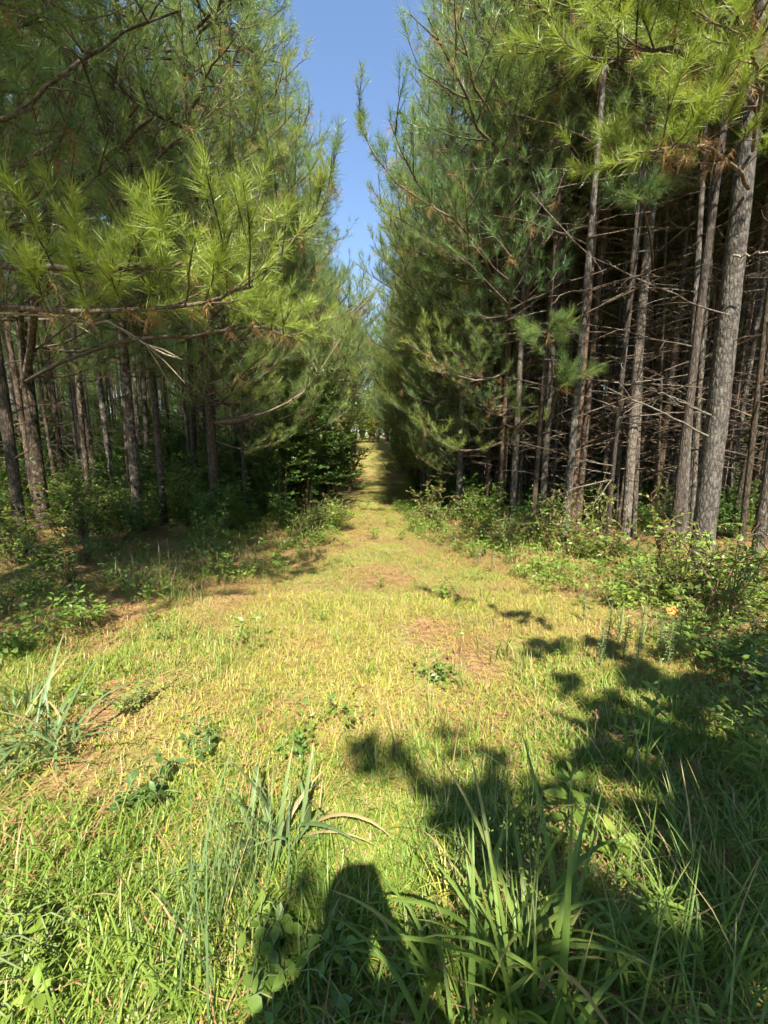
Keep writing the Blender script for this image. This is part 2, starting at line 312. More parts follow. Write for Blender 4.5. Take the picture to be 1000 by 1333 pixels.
# ------------------------------------------------------------ pines
def branch_gen(L, seed, dens=1.0, up=.25):
    """axis +x; returns wood polylines [(path,r)], tuft positions, dirs, dead-tuft positions"""
    r=np.random.default_rng(seed); n=9; t=np.linspace(0,1,n)
    main=np.stack([t*L,np.cumsum(r.normal(0,.035*L,n))*t,L*(-.10*np.sin(t*np.pi)+up*t**2.2)+np.cumsum(r.normal(0,.012*L,n))*t],1); main[0]=0
    wood=[(main,np.linspace(.017*L**.8,.005,n))]; TP=[];TD=[];DP=[]
    def at(path,u):
        x=u*(len(path)-1); i=min(int(x),len(path)-2); return path[i]+(path[i+1]-path[i])*(x-i), nrm(path[i+1]-path[i])
    def tufts(path,u0,step):
        ln=np.linalg.norm(np.diff(path,axis=0),axis=1).sum(); k=max(1,int(ln*(1-u0)/step))
        for q in range(k):
            p,d=at(path,1-(1-u0)*q/k*.95); TP.append(p-d*.05); TD.append(nrm(d+np.array([0,0,.35])+r.normal(0,.25,3)))
    tufts(main,.5,.13/dens)
    u=.28; side=1
    while u<.96:
        p,d=at(main,u); bl=L*(.12+.42*(1-u)**.8)*r.uniform(.7,1.25); a=R(r.uniform(38,65))*side; side*=-1
        d2=np.array([d[0]*math.cos(a)-d[1]*math.sin(a),d[0]*math.sin(a)+d[1]*math.cos(a),d[2]+r.uniform(-.15,.25)]); m=5; tt=np.linspace(0,1,m)[:,None]
        pa=p+nrm(d2)*bl*tt+np.array([0,0,1])*(.22*bl*tt**2)+np.cumsum(r.normal(0,.03*bl,(m,3)),0)*tt; wood.append((pa,np.linspace(.006*L**.5,.003,m)))
        tufts(pa,.4,.14/dens)
        for uu in (.4,.65,.85):
            if bl>.35 and r.random()<.8*dens:
                p3,d3=at(pa,uu); a3=R(r.uniform(35,60))*r.choice([-1,1]); d4=nrm(np.array([d3[0]*math.cos(a3)-d3[1]*math.sin(a3),d3[0]*math.sin(a3)+d3[1]*math.cos(a3),d3[2]+.25])); l3=bl*r.uniform(.25,.45)
                pb_=np.stack([p3,p3+d4*l3*.5,p3+d4*l3+np.array([0,0,.05])]); wood.append((pb_,np.array([.004,.0035,.003]))); tufts(pb_,.5,.16/dens)
        if r.random()<.30: DP.append(p+d2*bl*.3)
        u+=r.uniform(.06,.11)/dens
    return wood,np.array(TP),np.array(TD),np.array(DP).reshape(-1,3)
def merge_tufts(ac, tpls, TP, TD, r, s=1.0, mat=0):
    if not len(TP): return
    k=r.integers(0,len(tpls),len(TP)); Mx=basis(TD,roll=r.uniform(0,6.28,len(TP)))
    for q in range(len(tpls)):
        m=k==q
        if m.any(): merge(ac,tpls[q][0],tpls[q][1],Mx[m],TP[m],s*r.uniform(.8,1.15,m.sum()),mat)
NB=8; BR=[]
for k in range(NB):
    r=np.random.default_rng(100+k); wood,TP,TD,DP=branch_gen(2.0,100+k,1.0,.12+.05*(k%4))
    aw=Acc()
    for pth,rr in wood: aw.add(*tube(pth,rr,5))
    af=Acc(); merge_tufts(af,TUFT,TP,TD,r)
    if len(DP): merge_tufts(af,TUFT_DEAD,DP,np.tile([.3,0,-.8],(len(DP),1))+r.normal(0,.2,(len(DP),3)),r,1.0,1)
    BR.append((aw.mesh('branch_wood',[M['twig']]),af.mesh('branch_needles',[M['needle'],M['dead_needle']])))
def trunk_mesh(H, r0, seed, sides=14, mat='bark', sweep=.12, rings=40):
    r=np.random.default_rng(seed); t=np.linspace(0,1,rings)**1.15; a1,a2=r.normal(0,sweep,2),r.normal(0,sweep*.4,2)
    path=np.stack([a1[0]*np.sin(t*np.pi)+a2[0]*np.sin(t*2*np.pi*1.3),a1[1]*np.sin(t*np.pi)+a2[1]*np.sin(t*7),t*H],1); path[:,:2]-=path[0,:2]
    rad=r0*((1-t)**.75*.93+.05)+r0*.22*np.exp(-t*H/.2); V,Fq=tube(path,rad,sides)
    V=V.reshape(rings,sides,3); jit=1+r.normal(0,.025,(rings,sides)); V=path[:,None]+(V-path[:,None])*jit[...,None]
    V[0,:,2]-=.25; ac=Acc(); ac.add(V.reshape(-1,3),Fq); return ac.mesh('trunk',[M[mat]]),path
def stick_gen(L, seed, droop=-.12):
    r=np.random.default_rng(seed); n=7; t=np.linspace(0,1,n)[:,None]; d=np.array([1,0,r.uniform(-.35,.6)])
    pa=d*L*t+np.array([0,0,droop*L])*t**2+np.cumsum(r.normal(0,.02*L,(n,3)),0)*t; out=[(pa,np.linspace(.013*L**.6,.004,n))]
    for q in range(int(r.integers(1,5))):
        u=r.uniform(.3,.9); p=pa[int(u*(n-1))]; a=R(r.uniform(30,65))*r.choice([-1,1]); l=L*r.uniform(.12,.35)
        out.append((np.stack([p,p+np.array([math.cos(a),math.sin(a),r.uniform(-.4,.3)])*l*.5,p+np.array([math.cos(a),math.sin(a)*.9,r.uniform(-.6,.4)])*l]),np.array([.005,.004,.0025])))
    return out
DEAD=[]
for k in range(6):
    ac=Acc()
    for pth,rr in stick_gen(1.4,300+k): ac.add(*tube(pth,rr,5))
    DEAD.append(ac.mesh('dead_branch',[M['twig']]))
def dead_set(seed, n=26, h0=1.2, h1=8.5):
    r=np.random.default_rng(seed); ac=Acc()
    for q in range(n):
        h=r.uniform(h0,h1); Mx=rotz(r.uniform(0,6.28)); 
        for pth,rr in stick_gen(r.uniform(.5,1.6),seed*50+q): ac.add(*tube(pth@Mx.T+np.array([0,0,h]),rr*.9,4),mat=0)
    return ac.mesh('dead_limbs',[M['twig']])
DEADSET=[dead_set(k) for k in range(4)]
def crown_mesh(seed, H=14., h0=7.0, mat='needle', tpl=None, dens=.62, step=.5, Lmax=1.7, face=None, hface=2.5, per=4, tsc=1.0):
    r=np.random.default_rng(seed); aw=Acc(); h=h0 if face is None else hface; TPs=[];TDs=[];DPs=[]
    while h<H-.2:
        for q in range(per):
            az=r.uniform(0,6.28)
            if face is not None and h<h0: az=face+r.normal(0,.75)
            t=max(0,(h-h0)/(H-h0)); L=(Lmax*(1-t)**.7+.35)*r.uniform(.75,1.2)
            if face is not None and h<h0: L=r.uniform(1.1,2.3)
            el=R(-5+50*t+r.normal(0,8)); wood,TP,TD,DP=branch_gen(L,int(r.integers(1e9)),dens,.2)
            Mx=rotz(az)@roty(-el); o=np.array([0,0,h+r.uniform(-.15,.15)])
            aw.add(*tube(wood[0][0]@Mx.T+o,wood[0][1],4)); TPs.append(TP@Mx.T+o); TDs.append(TD@Mx.T)
            for pth,rr in wood[1:]: 
                if rr[0]>.0052: aw.add(*tube(pth[::2]@Mx.T+o,rr[::2],3))
            if len(DP): DPs.append(DP@Mx.T+o)
        h+=step*r.uniform(.8,1.2)
    TP=np.concatenate(TPs); TD=np.concatenate(TDs); af=Acc(); merge_tufts(af,tpl or TUFT_LOW,TP,TD,r,tsc)
    if DPs: 
        DP=np.concatenate(DPs)[::2]; merge_tufts(af,TUFT_DEAD,DP,np.tile([.3,0,-.8],(len(DP),1))+r.normal(0,.2,(len(DP),3)),r,1.2,1)
    return aw.mesh('crown_wood',[M['twig']]),af.mesh('crown_needles',[M[mat],M['dead_needle']]),len(TP)
CROWN=[crown_mesh(500+k,h0=7.6+.3*k,dens=.68,Lmax=1.35) for k in range(4)]
ECROWN=[crown_mesh(600+k,h0=7.5,face=0.0,hface=3.0+.5*k,mat='needle',per=4,dens=.85,Lmax=1.3) for k in range(3)]
print('crown tufts',[c[2] for c in CROWN+ECROWN])
TRUNK=[trunk_mesh(14.0,.12,700+k,10,'bark_brown' if k%3 else 'bark',.10,30) for k in range(5)]
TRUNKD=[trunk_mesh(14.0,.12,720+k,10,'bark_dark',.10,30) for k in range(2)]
ALLPOS=[]
def pine(loc, label, group=None, r0=.12, H=14., face=None, h0=3.0, htop=8.4, lim=None, close=0, detailed=False, lean=(0,0), crown=True, ck=0, tk=None, ndead=0, dark=False, Lf=1.0, nper=3, step=.42, fspread=.8, big=False, gap=None):
    """pine_tree > trunk, branch (> needles), crown (> needles), dead_limbs"""
    r=random.Random(int(abs(float(loc[0]))*1000)*7919+int(abs(float(loc[1]))*1000)); H=H*1.14
    t=empty('pine_tree',loc,label,'tree',group); ALLPOS.append((float(loc[0]),float(loc[1])))
    t.rotation_euler=(R(lean[0]),R(lean[1]),0)
    if big: tm,path=trunk_mesh(H,r0,int(abs(loc[0]*100)+abs(loc[1]*10)),22,'bark_dark' if dark else 'bark',.10,70); link('trunk',tm,t)
    else:
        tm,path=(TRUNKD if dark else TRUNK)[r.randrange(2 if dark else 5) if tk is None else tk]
        o=link('trunk',tm,t); o.scale=(r0/.12,r0/.12,H/14); o.rotation_euler.z=0
        path=path*np.array([r0/.12,r0/.12,H/14])
    if crown:
        if face is not None and not detailed: wm,nm,_=ECROWN[ck%3]; rz=face
        else: wm,nm,_=CROWN[ck%4]; rz=r.uniform(0,6.28)
        c=link('crown',wm,t); c.rotation_euler.z=rz; s=H/14; c.scale=(s*r.uniform(.9,1.15),)*2+(s,); n=link('needles',nm,c)
    if detailed:
        h=h0; lo_=r.uniform(-.35,.7)
        while h<htop:
            for q in range(max(0,nper+r.choice([-2,-1,0,0,1]))):
                az=face+r.gauss(0,fspread); L=(1.5+.8*min(1,(h-h0)/2))*r.choice([.55,.75,.9,1,1.1,1.25,1.45])*Lf
                if lim is not None:
                    dx=math.cos(az); lm=lim; yy_=loc[1]
                    if close and 1.5+.09*yy_<h<1.5+.31*yy_: lm=-.025*yy_+close*r.uniform(-.1,.5)
                    room=(lm-loc[0])*(1 if lm>loc[0] else -1); L=min(L*(1.35 if lm!=lim else 1),max(.5,(room-lo_+r.choice([-.6,-.3,0,0,.2,.7]))/max(.25,abs(dx))))
                k=r.randrange(NB); b=link('branch',BR[k][0],t); hh=h+r.uniform(-.15,.15)
                pz=[float(np.interp(hh,path[:,2],path[:,a])) for a in (0,1)]
                b.location=(pz[0],pz[1],hh); b.rotation_euler=(r.uniform(-.3,.3),R(r.uniform(-25,8)),az); b.scale=(L/2,)*3
                link('needles',BR[k][1],b)
            h+=step
    for q in range(ndead):
        hh=r.uniform(1.0,max(2.5,h0+1.5)) if detailed else r.uniform(1.2,6); b=link('dead_branch',DEAD[r.randrange(6)],t)
        pz=[float(np.interp(hh,path[:,2],path[:,a])) for a in (0,1)]
        s=r.uniform(.5,1.2); b.location=(pz[0],pz[1],hh); b.rotation_euler=(r.uniform(-.4,.4),R(r.uniform(-25,20)),r.uniform(0,6.28)); b.scale=(s,s,s)
    if ndead==0:
        dl=link('dead_limbs',DEADSET[r.randrange(4)],t); dl['kind']='stuff'; dl.rotation_euler.z=r.uniform(0,6.28); dl.scale=(1,1,r.uniform(.8,1.1))
    return t

# --- the trees one can tell apart, right of the path
PI=math.pi
def gp(px,py): return G(px,py)
def width_r(px_w, loc): return px_w/F*loc[1]/2*(.70 if px_w>30 else .6)
rows=[ # base px, trunk px width, h0, label, extra
 ((910,748),38,4.9,'thick straight grey pine with flaky bark rising from the leafy undergrowth',dict(big=True,ndead=2,fspread=1.0,htop=8.6)),
 ((876,716),17,6.2,'dark pine trunk right behind the thickest grey pine',dict(ndead=4)),
 ((815,702),22,5.8,'pale sunlit pine trunk with vine tufts clinging halfway up',dict(ndead=5,big=True)),
 ((848,686),15,6.5,'slim brown pine between the pale trunk and the dark trunk',dict(ndead=5)),
 ((743,699),16,5.6,'brown pine with a clutter of dead twigs near its foot',dict(ndead=7)),
 ((704,690),14,4.2,'slender smooth grey pine leaning slightly over the brushy edge',dict(ndead=3)),
 ((650,684),15,1.9,'twin pine of a close pair, the thicker trunk beside the path edge brush',dict(ndead=2)),
 ((666,690),10,4.2,'twin pine of a close pair, the thinner trunk beside the path edge brush',dict(ndead=2)),
 ((632,672),10,1.7,'thin pine just beyond the close pair of trunks',dict(ndead=2)),
 ((601,664),9,1.3,'thin pine with foliage drooping low over the shaded path',dict(ndead=2)),
 ((984,732),15,6.5,'short lit length of pine trunk beyond the thickest grey pine',dict(ndead=4)),
]
RT=[]
for k,(b,wpx,h0,lab,ex) in enumerate(rows):
    p=gp(*b); face=math.atan2(-.2,-(p[0]+.2)) if p[0]>0 else 0
    RT.append(pine(p,lab,None,max(.075,width_r(wpx,p)),13.5+random.uniform(-1,1.5),PI+random.uniform(-.1,.25),h0,ex.pop('htop',8.4),lim=.35,detailed=True,ck=k,nper=2,step=.6 if k<6 else .42,**ex))
ORD=['first','second','third','fourth','fifth','sixth','seventh','eighth','ninth','tenth','eleventh','twelfth']
# right row going on along the path
yy=11.0; k=0
while yy<23:
    p=np.array([2.1+random.uniform(-.15,.25)-.02*yy,yy,0]); p[2]=gz(p[0],p[1])
    pine(p,ORD[k]+' edge pine with low green branches along the path beyond the close pair of trunks','pines lining the path beyond the pair',random.uniform(.085,.11),random.uniform(12.5,14.5),PI+random.uniform(-.3,.3),1.2,8.6,lim=.45-.025*yy,close=1,detailed=True,ck=k,ndead=1,nper=3,step=.5,Lf=.85); yy+=random.uniform(1.9,2.6); k+=1
while yy<62:
    p=np.array([2.7+random.uniform(-.3,.4)-.03*yy,yy,0]); p[2]=gz(p[0],p[1])
    pine(p,'far edge pine clothed in branches beside the rising path','far pines beside the rising path',random.uniform(.09,.12),random.uniform(12,15),PI+random.uniform(-.3,.3),ck=k); yy+=random.uniform(2.2,3.2); k+=1
# --- left of the path
rows=[
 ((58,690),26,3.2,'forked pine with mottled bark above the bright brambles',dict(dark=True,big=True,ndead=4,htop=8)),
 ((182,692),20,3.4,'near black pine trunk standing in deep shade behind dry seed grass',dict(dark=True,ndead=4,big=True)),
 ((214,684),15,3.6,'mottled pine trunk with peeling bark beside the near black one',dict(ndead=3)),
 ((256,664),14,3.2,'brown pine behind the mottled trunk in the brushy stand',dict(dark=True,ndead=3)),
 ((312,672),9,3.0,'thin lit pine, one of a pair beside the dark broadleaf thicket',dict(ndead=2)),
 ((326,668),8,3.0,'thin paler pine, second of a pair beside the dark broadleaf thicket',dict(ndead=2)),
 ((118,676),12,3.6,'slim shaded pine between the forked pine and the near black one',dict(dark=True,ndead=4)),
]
LT=[]
for k,(b,wpx,h0,lab,ex) in enumerate(rows):
    p=gp(*b); LT.append(pine(p,lab,None,max(.075,width_r(wpx,p)),13.5+random.uniform(-1,1.5),random.uniform(-.35,.1),h0,ex.pop('htop',8.4),lim=-1.6,detailed=True,ck=k+1,**ex))
yy=8.6; k=0
while yy<23:
    p=np.array([-3.3+random.uniform(-.25,.15)-.02*yy,yy,0]); p[2]=gz(p[0],p[1])
    pine(p,ORD[k]+' edge pine with drooping green branches along the path above the dark thicket','pines above the thicket along the path',random.uniform(.085,.11),random.uniform(12.5,14.5),random.uniform(-.35,.2),2.0,8.6,lim=-1.5-.03*yy,close=-1,detailed=True,ck=k,ndead=1,nper=3,step=.48); yy+=random.uniform(1.9,2.6); k+=1
while yy<62:
    p=np.array([-3.7+random.uniform(-.4,.3)-.035*yy,yy,0]); p[2]=gz(p[0],p[1])
    pine(p,'far edge pine clothed in branches across from the rising path bank','far pines across the rising path',random.uniform(.09,.12),random.uniform(12,15),random.uniform(-.3,.3),ck=k); yy+=random.uniform(2.2,3.2); k+=1
# near left edge trees beside and behind the photographer
for q,(x,y,h0) in enumerate([(-4.7,3.4,2.9),(-4.6,.6,3.0)]):
    pine((x,y,gz(x,y)),['pine rooted outside the frame whose long branches overhang the sunlit brambles','pine beside the photographer on the bramble side of the clearing'][q],None,.15,14,.25+.2*q,h0,8.8,detailed=True,ck=q,ndead=3,nper=4+q,Lf=1.05+.25*q)
# --- interior stand: bare trunks with high crowns
def interior(x0,x1,y0,y1,sp,label,group,keep,dark=False,mx=130,seed=1):
    r=random.Random(seed); n=0; c=[]
    y=y0
    while y<y1:
        x=x0+r.uniform(0,sp)
        while x<x1:
            px,py=x+r.uniform(-.45,.45),y+r.uniform(-.5,.5)
            if keep(px,py) and all((px-a)**2+(py-b)**2>.8 for a,b in ALLPOS): c.append((px*px+py*py,px,py)); ALLPOS.append((px,py))
            x+=sp
        y+=sp
    c.sort()
    for _,px,py in c[:mx]:
        pine((px,py,float(gz(px,py))),label,group,r.choice([.05,.06,.07,.08,.095])*r.uniform(.9,1.1),r.uniform(12.5,15),None,ck=r.randrange(4),dark=dark and r.random()<.6,lean=(r.gauss(0,1.5),r.gauss(0,1.5)))
    return [(a,b) for _,a,b in c[mx:]]
infr=lambda x,y: abs(x)<1.05*y+3
farR=interior(3.6,34,2.2,46,1.55,'bare straight pine trunk deep in the open stand beyond the thickest grey pine','bare pines of the open stand',lambda x,y: x>3.0+.0*y+ (1.2 if y<9 else 0) and infr(x,y) and not(y<6.5 and x<4.9),True,mx=100,seed=3)
farL=interior(-32,-3.8,2.5,44,2.0,'bare pine trunk deep in the brushy stand behind the near black pine','bare pines of the brushy stand',lambda x,y: x<-4.4-.03*y and infr(x,y) and not(y<6 and x>-5.5),True,mx=48,seed=5)
rr_=random.Random(11)
for q in range(96):
    for _ in range(40):
        x,y=rr_.uniform(2.8,11),rr_.uniform(6.6,15.5)
        if all((x-a)**2+(y-b)**2>.33 for a,b in ALLPOS): break
    pine((x,y,float(gz(x,y))),'very thin pine pole crowded among the larger trunks of the open stand','thin poles of the open stand',rr_.uniform(.035,.068),rr_.uniform(10.5,13),None,ck=q,dark=rr_.random()<.7,lean=(rr_.gauss(0,1.8),rr_.gauss(0,1.8)))
# beyond that: one mass of trees
ac=Acc()
def obj_arrays(me):
    V=np.zeros(len(me.vertices)*3,np.float32); me.vertices.foreach_get('co',V); Fv=[list(p.vertices) for p in me.polygons]; return V.reshape(-1,3),Fv
FAR=[]
LOWCROWN=crown_mesh(650,h0=2.2,dens=.6,Lmax=1.7)[1]
for k in range(3):
    me=bpy.data.meshes.new('far_pine'); import bmesh
    bm=bmesh.new()
    for src,mi in ((TRUNK[k][0],0),(LOWCROWN if k==2 else CROWN[k][1],1)):
        n0=len(bm.faces); bm.from_mesh(src); bm.faces.ensure_lookup_table()
        for f in bm.faces[n0:]: f.material_index=mi
        if mi==0:
            for v_ in bm.verts: v_.co.x*=.68; v_.co.y*=.68
    bm.to_mesh(me); bm.free(); me.materials.append(M['bark_brown']); me.materials.append(M['needle']); FAR.append(me)
pts=farR+farL
for q in range(420):
    x=random.uniform(-60,60); y=random.uniform(30,110)
    if abs(x)>4.5+.05*y: pts.append((x,y))
for q in range(190):
    pts.append((random.uniform(5,27),random.uniform(15,34)))
for q in range(170):
    x=random.choice([-1,1])*random.uniform(9,34); y=random.uniform(.5,30)
    if abs(x)>1.1*y+3: pts.append((x,y))
nlow=len(pts)
for q in range(60):
    pts.append((random.uniform(-14,12),random.uniform(100,125)))
for q in range(340):
    a_=random.uniform(-1.0,1.0); d_=random.uniform(34,52); x=d_*math.sin(a_); y=d_*math.cos(a_)
    if abs(x+.03*y)>4.5: pts.append((x,y))
pts=np.array(pts); Pt=np.stack([pts[:,0],pts[:,1],gz(pts[:,0],pts[:,1])],1); n=len(Pt)
scatter('far_pine_wood','distant mass of pines closing off the view between the trunks','forest',FAR,Pt,rng.uniform(0,6.28,n),np.zeros(n),rng.uniform(.85,1.1,n),np.where(np.arange(n)>=nlow,2,rng.integers(0,2,n)))

# ------------------------------------------------------------ hero pine branches reaching over the clearing
HT=[]
for k,(v,f) in enumerate(TUFT_HERO):
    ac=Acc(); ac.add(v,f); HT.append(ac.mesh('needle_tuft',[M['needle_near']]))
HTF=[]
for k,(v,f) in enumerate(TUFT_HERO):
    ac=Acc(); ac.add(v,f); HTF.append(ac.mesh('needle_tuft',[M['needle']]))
ac=Acc(); ac.add(*TUFT_DEAD[0]); HD=ac.mesh('dead_needle_tuft',[M['dead_needle']])
def hero_branch(tree, pts, r0, r1, label, ntw=9, tw=(.35,.75), seed=0, start=.25, dead=.15, upb=.2, tsz=1.0, far=False):
    """branch (wood along world points) > needle_tuft objects, child of a pine"""
    r=np.random.default_rng(seed); pts=np.asarray(pts,float); org=np.array(tree.location); n=14
    s=np.linspace(0,len(pts)-1,n); main=np.stack([np.interp(s,np.arange(len(pts)),pts[:,a]) for a in range(3)],1)
    k3=np.array([.25,.5,.25]); 
    for _ in range(2): main[1:-1]=.25*main[:-2]+.5*main[1:-1]+.25*main[2:]
    main+=r.normal(0,.012,(n,3)); ac=Acc(); ac.add(*tube(main-main[0],np.linspace(r0,r1,n),8)); TP=[];TD=[];DP=[]
    def run(path,rr,sides=5):
        ac.add(*tube(path-main[0],rr,sides))
    for q in range(ntw):
        u=start+(1-start)*(q+r.random())/ntw; x=u*(n-1); i=min(int(x),n-2); p=main[i]+(main[i+1]-main[i])*(x-i); d=nrm(main[i+1]-main[i])
        sd=nrm(np.cross(d,[0,0,1]))*(1 if q%2 else -1); d2=nrm(d*r.uniform(.4,1.1)+sd*r.uniform(.4,1.0)+np.array([0,0,r.uniform(.0,.6)])); l=r.uniform(*tw)
        tt=np.linspace(0,1,6)[:,None]; pa=p+d2*l*tt+np.array([0,0,.25*l])*tt**2+np.cumsum(r.normal(0,.015,(6,3)),0)*tt; run(pa,np.linspace(.007,.004,6))
        for w_ in (.4,.6,.8,1.0):
            j=int(w_*5); TP.append(pa[j]); TD.append(nrm(nrm(pa[j]-pa[j-1])+np.array([0,0,upb])+r.normal(0,.15,3)))
        for e in range(3):
            j=int(r.integers(2,5)); d3=nrm(nrm(pa[j]-pa[j-1])+r.normal(0,.6,3)+np.array([0,0,.3])); l3=l*r.uniform(.3,.5)
            pb2=np.stack([pa[j],pa[j]+d3*l3*.5,pa[j]+d3*l3+np.array([0,0,.03])]); run(pb2,np.array([.0045,.004,.0035]),4); TP.append(pb2[2]); TD.append(nrm(d3+np.array([0,0,upb])))
        if r.random()<dead*3: DP.append(p+d2*l*.25)
    TP.append(main[-1]); TD.append(nrm(main[-1]-main[-2]))
    b=link('branch',ac.mesh('branch',[M['twig']]),tree); b.location=Vector(main[0]-org); b['label']=label
    Mi=tree.rotation_euler.to_matrix().inverted(); b.rotation_euler=Mi.to_euler(); b.location=Mi@Vector(main[0]-org)
    Mx=basis(np.array(TD),roll=r.uniform(0,6.28,len(TD)))
    for q in range(len(TP)):
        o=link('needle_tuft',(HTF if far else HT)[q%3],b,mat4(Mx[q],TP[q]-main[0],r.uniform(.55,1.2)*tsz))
    for p in DP:
        Md=basis(np.array([[.2,0,-1.]])+r.normal(0,.3,(1,3))); link('dead_needle_tuft',HD,b,mat4(Md[0],p-main[0],r.uniform(.8,1.2)))
    return b
tl=next(o for o in COL.objects if o.get('label','').startswith('pine rooted outside the frame'))
def on_trunk(t,h): return np.array(t.location)+np.array([0,0,h])
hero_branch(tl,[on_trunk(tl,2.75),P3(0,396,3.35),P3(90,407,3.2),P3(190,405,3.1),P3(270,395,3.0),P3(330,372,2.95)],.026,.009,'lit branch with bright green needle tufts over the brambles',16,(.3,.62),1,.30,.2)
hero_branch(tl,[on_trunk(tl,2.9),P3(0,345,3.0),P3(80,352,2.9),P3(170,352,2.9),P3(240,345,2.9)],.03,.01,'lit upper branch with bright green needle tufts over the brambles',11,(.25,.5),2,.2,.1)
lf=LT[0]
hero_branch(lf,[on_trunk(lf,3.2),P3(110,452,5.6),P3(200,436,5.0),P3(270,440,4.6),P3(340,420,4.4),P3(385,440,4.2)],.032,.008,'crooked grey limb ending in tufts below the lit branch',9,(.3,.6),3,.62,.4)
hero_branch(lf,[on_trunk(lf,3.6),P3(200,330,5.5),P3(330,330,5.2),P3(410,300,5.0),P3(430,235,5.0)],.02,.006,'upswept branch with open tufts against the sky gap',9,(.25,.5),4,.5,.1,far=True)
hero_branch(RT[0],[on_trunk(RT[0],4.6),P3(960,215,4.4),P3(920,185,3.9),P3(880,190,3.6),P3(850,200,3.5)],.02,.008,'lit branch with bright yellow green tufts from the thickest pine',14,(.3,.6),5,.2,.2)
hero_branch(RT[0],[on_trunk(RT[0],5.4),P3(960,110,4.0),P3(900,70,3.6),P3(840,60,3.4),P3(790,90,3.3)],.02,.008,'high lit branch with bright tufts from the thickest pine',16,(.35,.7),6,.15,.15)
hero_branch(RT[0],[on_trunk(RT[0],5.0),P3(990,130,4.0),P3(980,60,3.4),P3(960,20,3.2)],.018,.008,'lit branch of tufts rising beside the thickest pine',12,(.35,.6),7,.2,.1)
hero_branch(RT[5],[on_trunk(RT[5],2.9),P3(720,480,6.8),P3(712,440,6.3),P3(705,428,6.0)],.018,.008,'short branch with one round green tuft cluster',7,(.2,.35),8,.3,.1,far=True)
hero_branch(RT[5],[on_trunk(RT[5],2.4),P3(730,505,6.8),P3(738,500,6.5),P3(745,492,6.3)],.015,.007,'low short branch with drooping tufts',6,(.2,.35),9,.3,.1,.1,far=True)
hero_branch(RT[2],[on_trunk(RT[2],5.0),P3(845,290,6.0),P3(835,262,5.4),P3(830,258,5.2)],.018,.008,'short branch with a small bright tuft cluster',4,(.15,.3),10,.5,.1,far=True)
hero_branch(RT[6],[on_trunk(RT[6],4.6),P3(620,300,7.6),P3(560,270,7.4),P3(500,225,7.2),P3(468,165,7.1)],.022,.006,'long upswept branch with sparse tufts against blue sky',11,(.25,.45),12,.35,.1,far=True)
# bare limbs crossing the thick trunk
def limb(tree, pts, r0, r1, name='dead_branch', mat='deadwood', twigs=3, seed=0):
    r=np.random.default_rng(seed); pts=np.asarray(pts,float); n=12; s=np.linspace(0,len(pts)-1,n)
    m=np.stack([np.interp(s,np.arange(len(pts)),pts[:,a]) for a in range(3)],1)+r.normal(0,.012,(n,3)); ac=Acc(); ac.add(*tube(m-m[0],np.linspace(r0,r1,n),7))
    for q in range(twigs):
        i=int(r.integers(4,n-1)); d=nrm(nrm(m[i+1]-m[i])+r.normal(0,.7,3)); l=r.uniform(.15,.45); ac.add(*tube(np.stack([m[i],m[i]+d*l*.5,m[i]+d*l+np.array([0,0,-.03])])-m[0],np.array([r1*1.2,r1,.0025]),4))
    Mi=tree.rotation_euler.to_matrix().inverted(); o=link(name,ac.mesh(name,[M[mat]]),tree); o.location=Mi@Vector(m[0]-np.array(tree.location)); o.rotation_euler=Mi.to_euler()
yb=RT[0].location.y
limb(RT[0],[P3(922,568,yb),P3(860,535,yb-.3),P3(780,502,yb-.5)],.013,.005,seed=1)
limb(RT[0],[P3(925,540,yb),P3(880,520,yb-.2),P3(845,505,yb-.3)],.013,.004,seed=2)
limb(RT[0],[P3(945,412,yb),P3(860,375,yb-.2),P3(760,330,yb-.1),P3(690,250,yb+.2)],.009,.003,'dead_branch','twig',6,3)
limb(RT[0],[P3(955,335,yb),P3(985,330,yb-.3),P3(1020,325,yb-.4)],.012,.005,seed=4)
limb(lf,[on_trunk(lf,3.1),P3(65,240,6.2),P3(85,150,6.1),P3(120,60,6.0)],.07,.02,'fork_stem','bark_dark',4,5)
limb(lf,[on_trunk(lf,3.5),P3(20,240,6.3),P3(5,190,6.2),P3(0,100,6.1)],.045,.015,'fork_stem','bark_dark',4,6)
limb(lf,[P3(20,300,6.3),P3(130,215,5.5),P3(200,150,5.0)],.04,.012,'dead_branch','bark_dark',3,7)
limb(tl,[on_trunk(tl,3.6),P3(0,155,2.9),P3(70,110,3.0),P3(140,60,3.1),P3(230,20,3.2)],.016,.006,'dead_branch','bark_dark',6,8)
limb(tl,[on_trunk(tl,2.6),P3(60,410,3.3),P3(150,425,3.2),P3(240,470,3.0)],.012,.004,'dead_branch','deadwood',6,9)
# pine cone hanging by the lit branch
def cone(loc, s=.09):
    ac=Acc(); n=60
    for q in range(n):
        t=q/n; a=q*2.4; rr=s*.30*math.sin(math.pi*min(1,.12+.88*t))**.8; d=np.array([math.cos(a),math.sin(a),.45-.9*t]); z=-s*t
        Mx=basis(nrm(d)[None])[0]; v=np.array([[0,-.3,0],[0,.3,0],[.75,.36,.05],[.75,-.36,.05],[1,0,.22]])*s*.22; ac.add(v@Mx.T+np.array([math.cos(a)*rr*.5,math.sin(a)*rr*.5,z]),np.array([[0,1,2],[0,2,3],[3,2,4]]))
    p=np.array([[0,0,.04],[0,0,0],[0,0,-s]]); ac.add(*tube(p,[.004,s*.14,s*.05],6)); o=link('pine_cone',ac.mesh('pine_cone',[M['cone']])); o.location=Vector(loc)
    return tag(o,'dark pine cone hanging among needles above the lit branch','pine cone')
cone(P3(61,366,3.05))

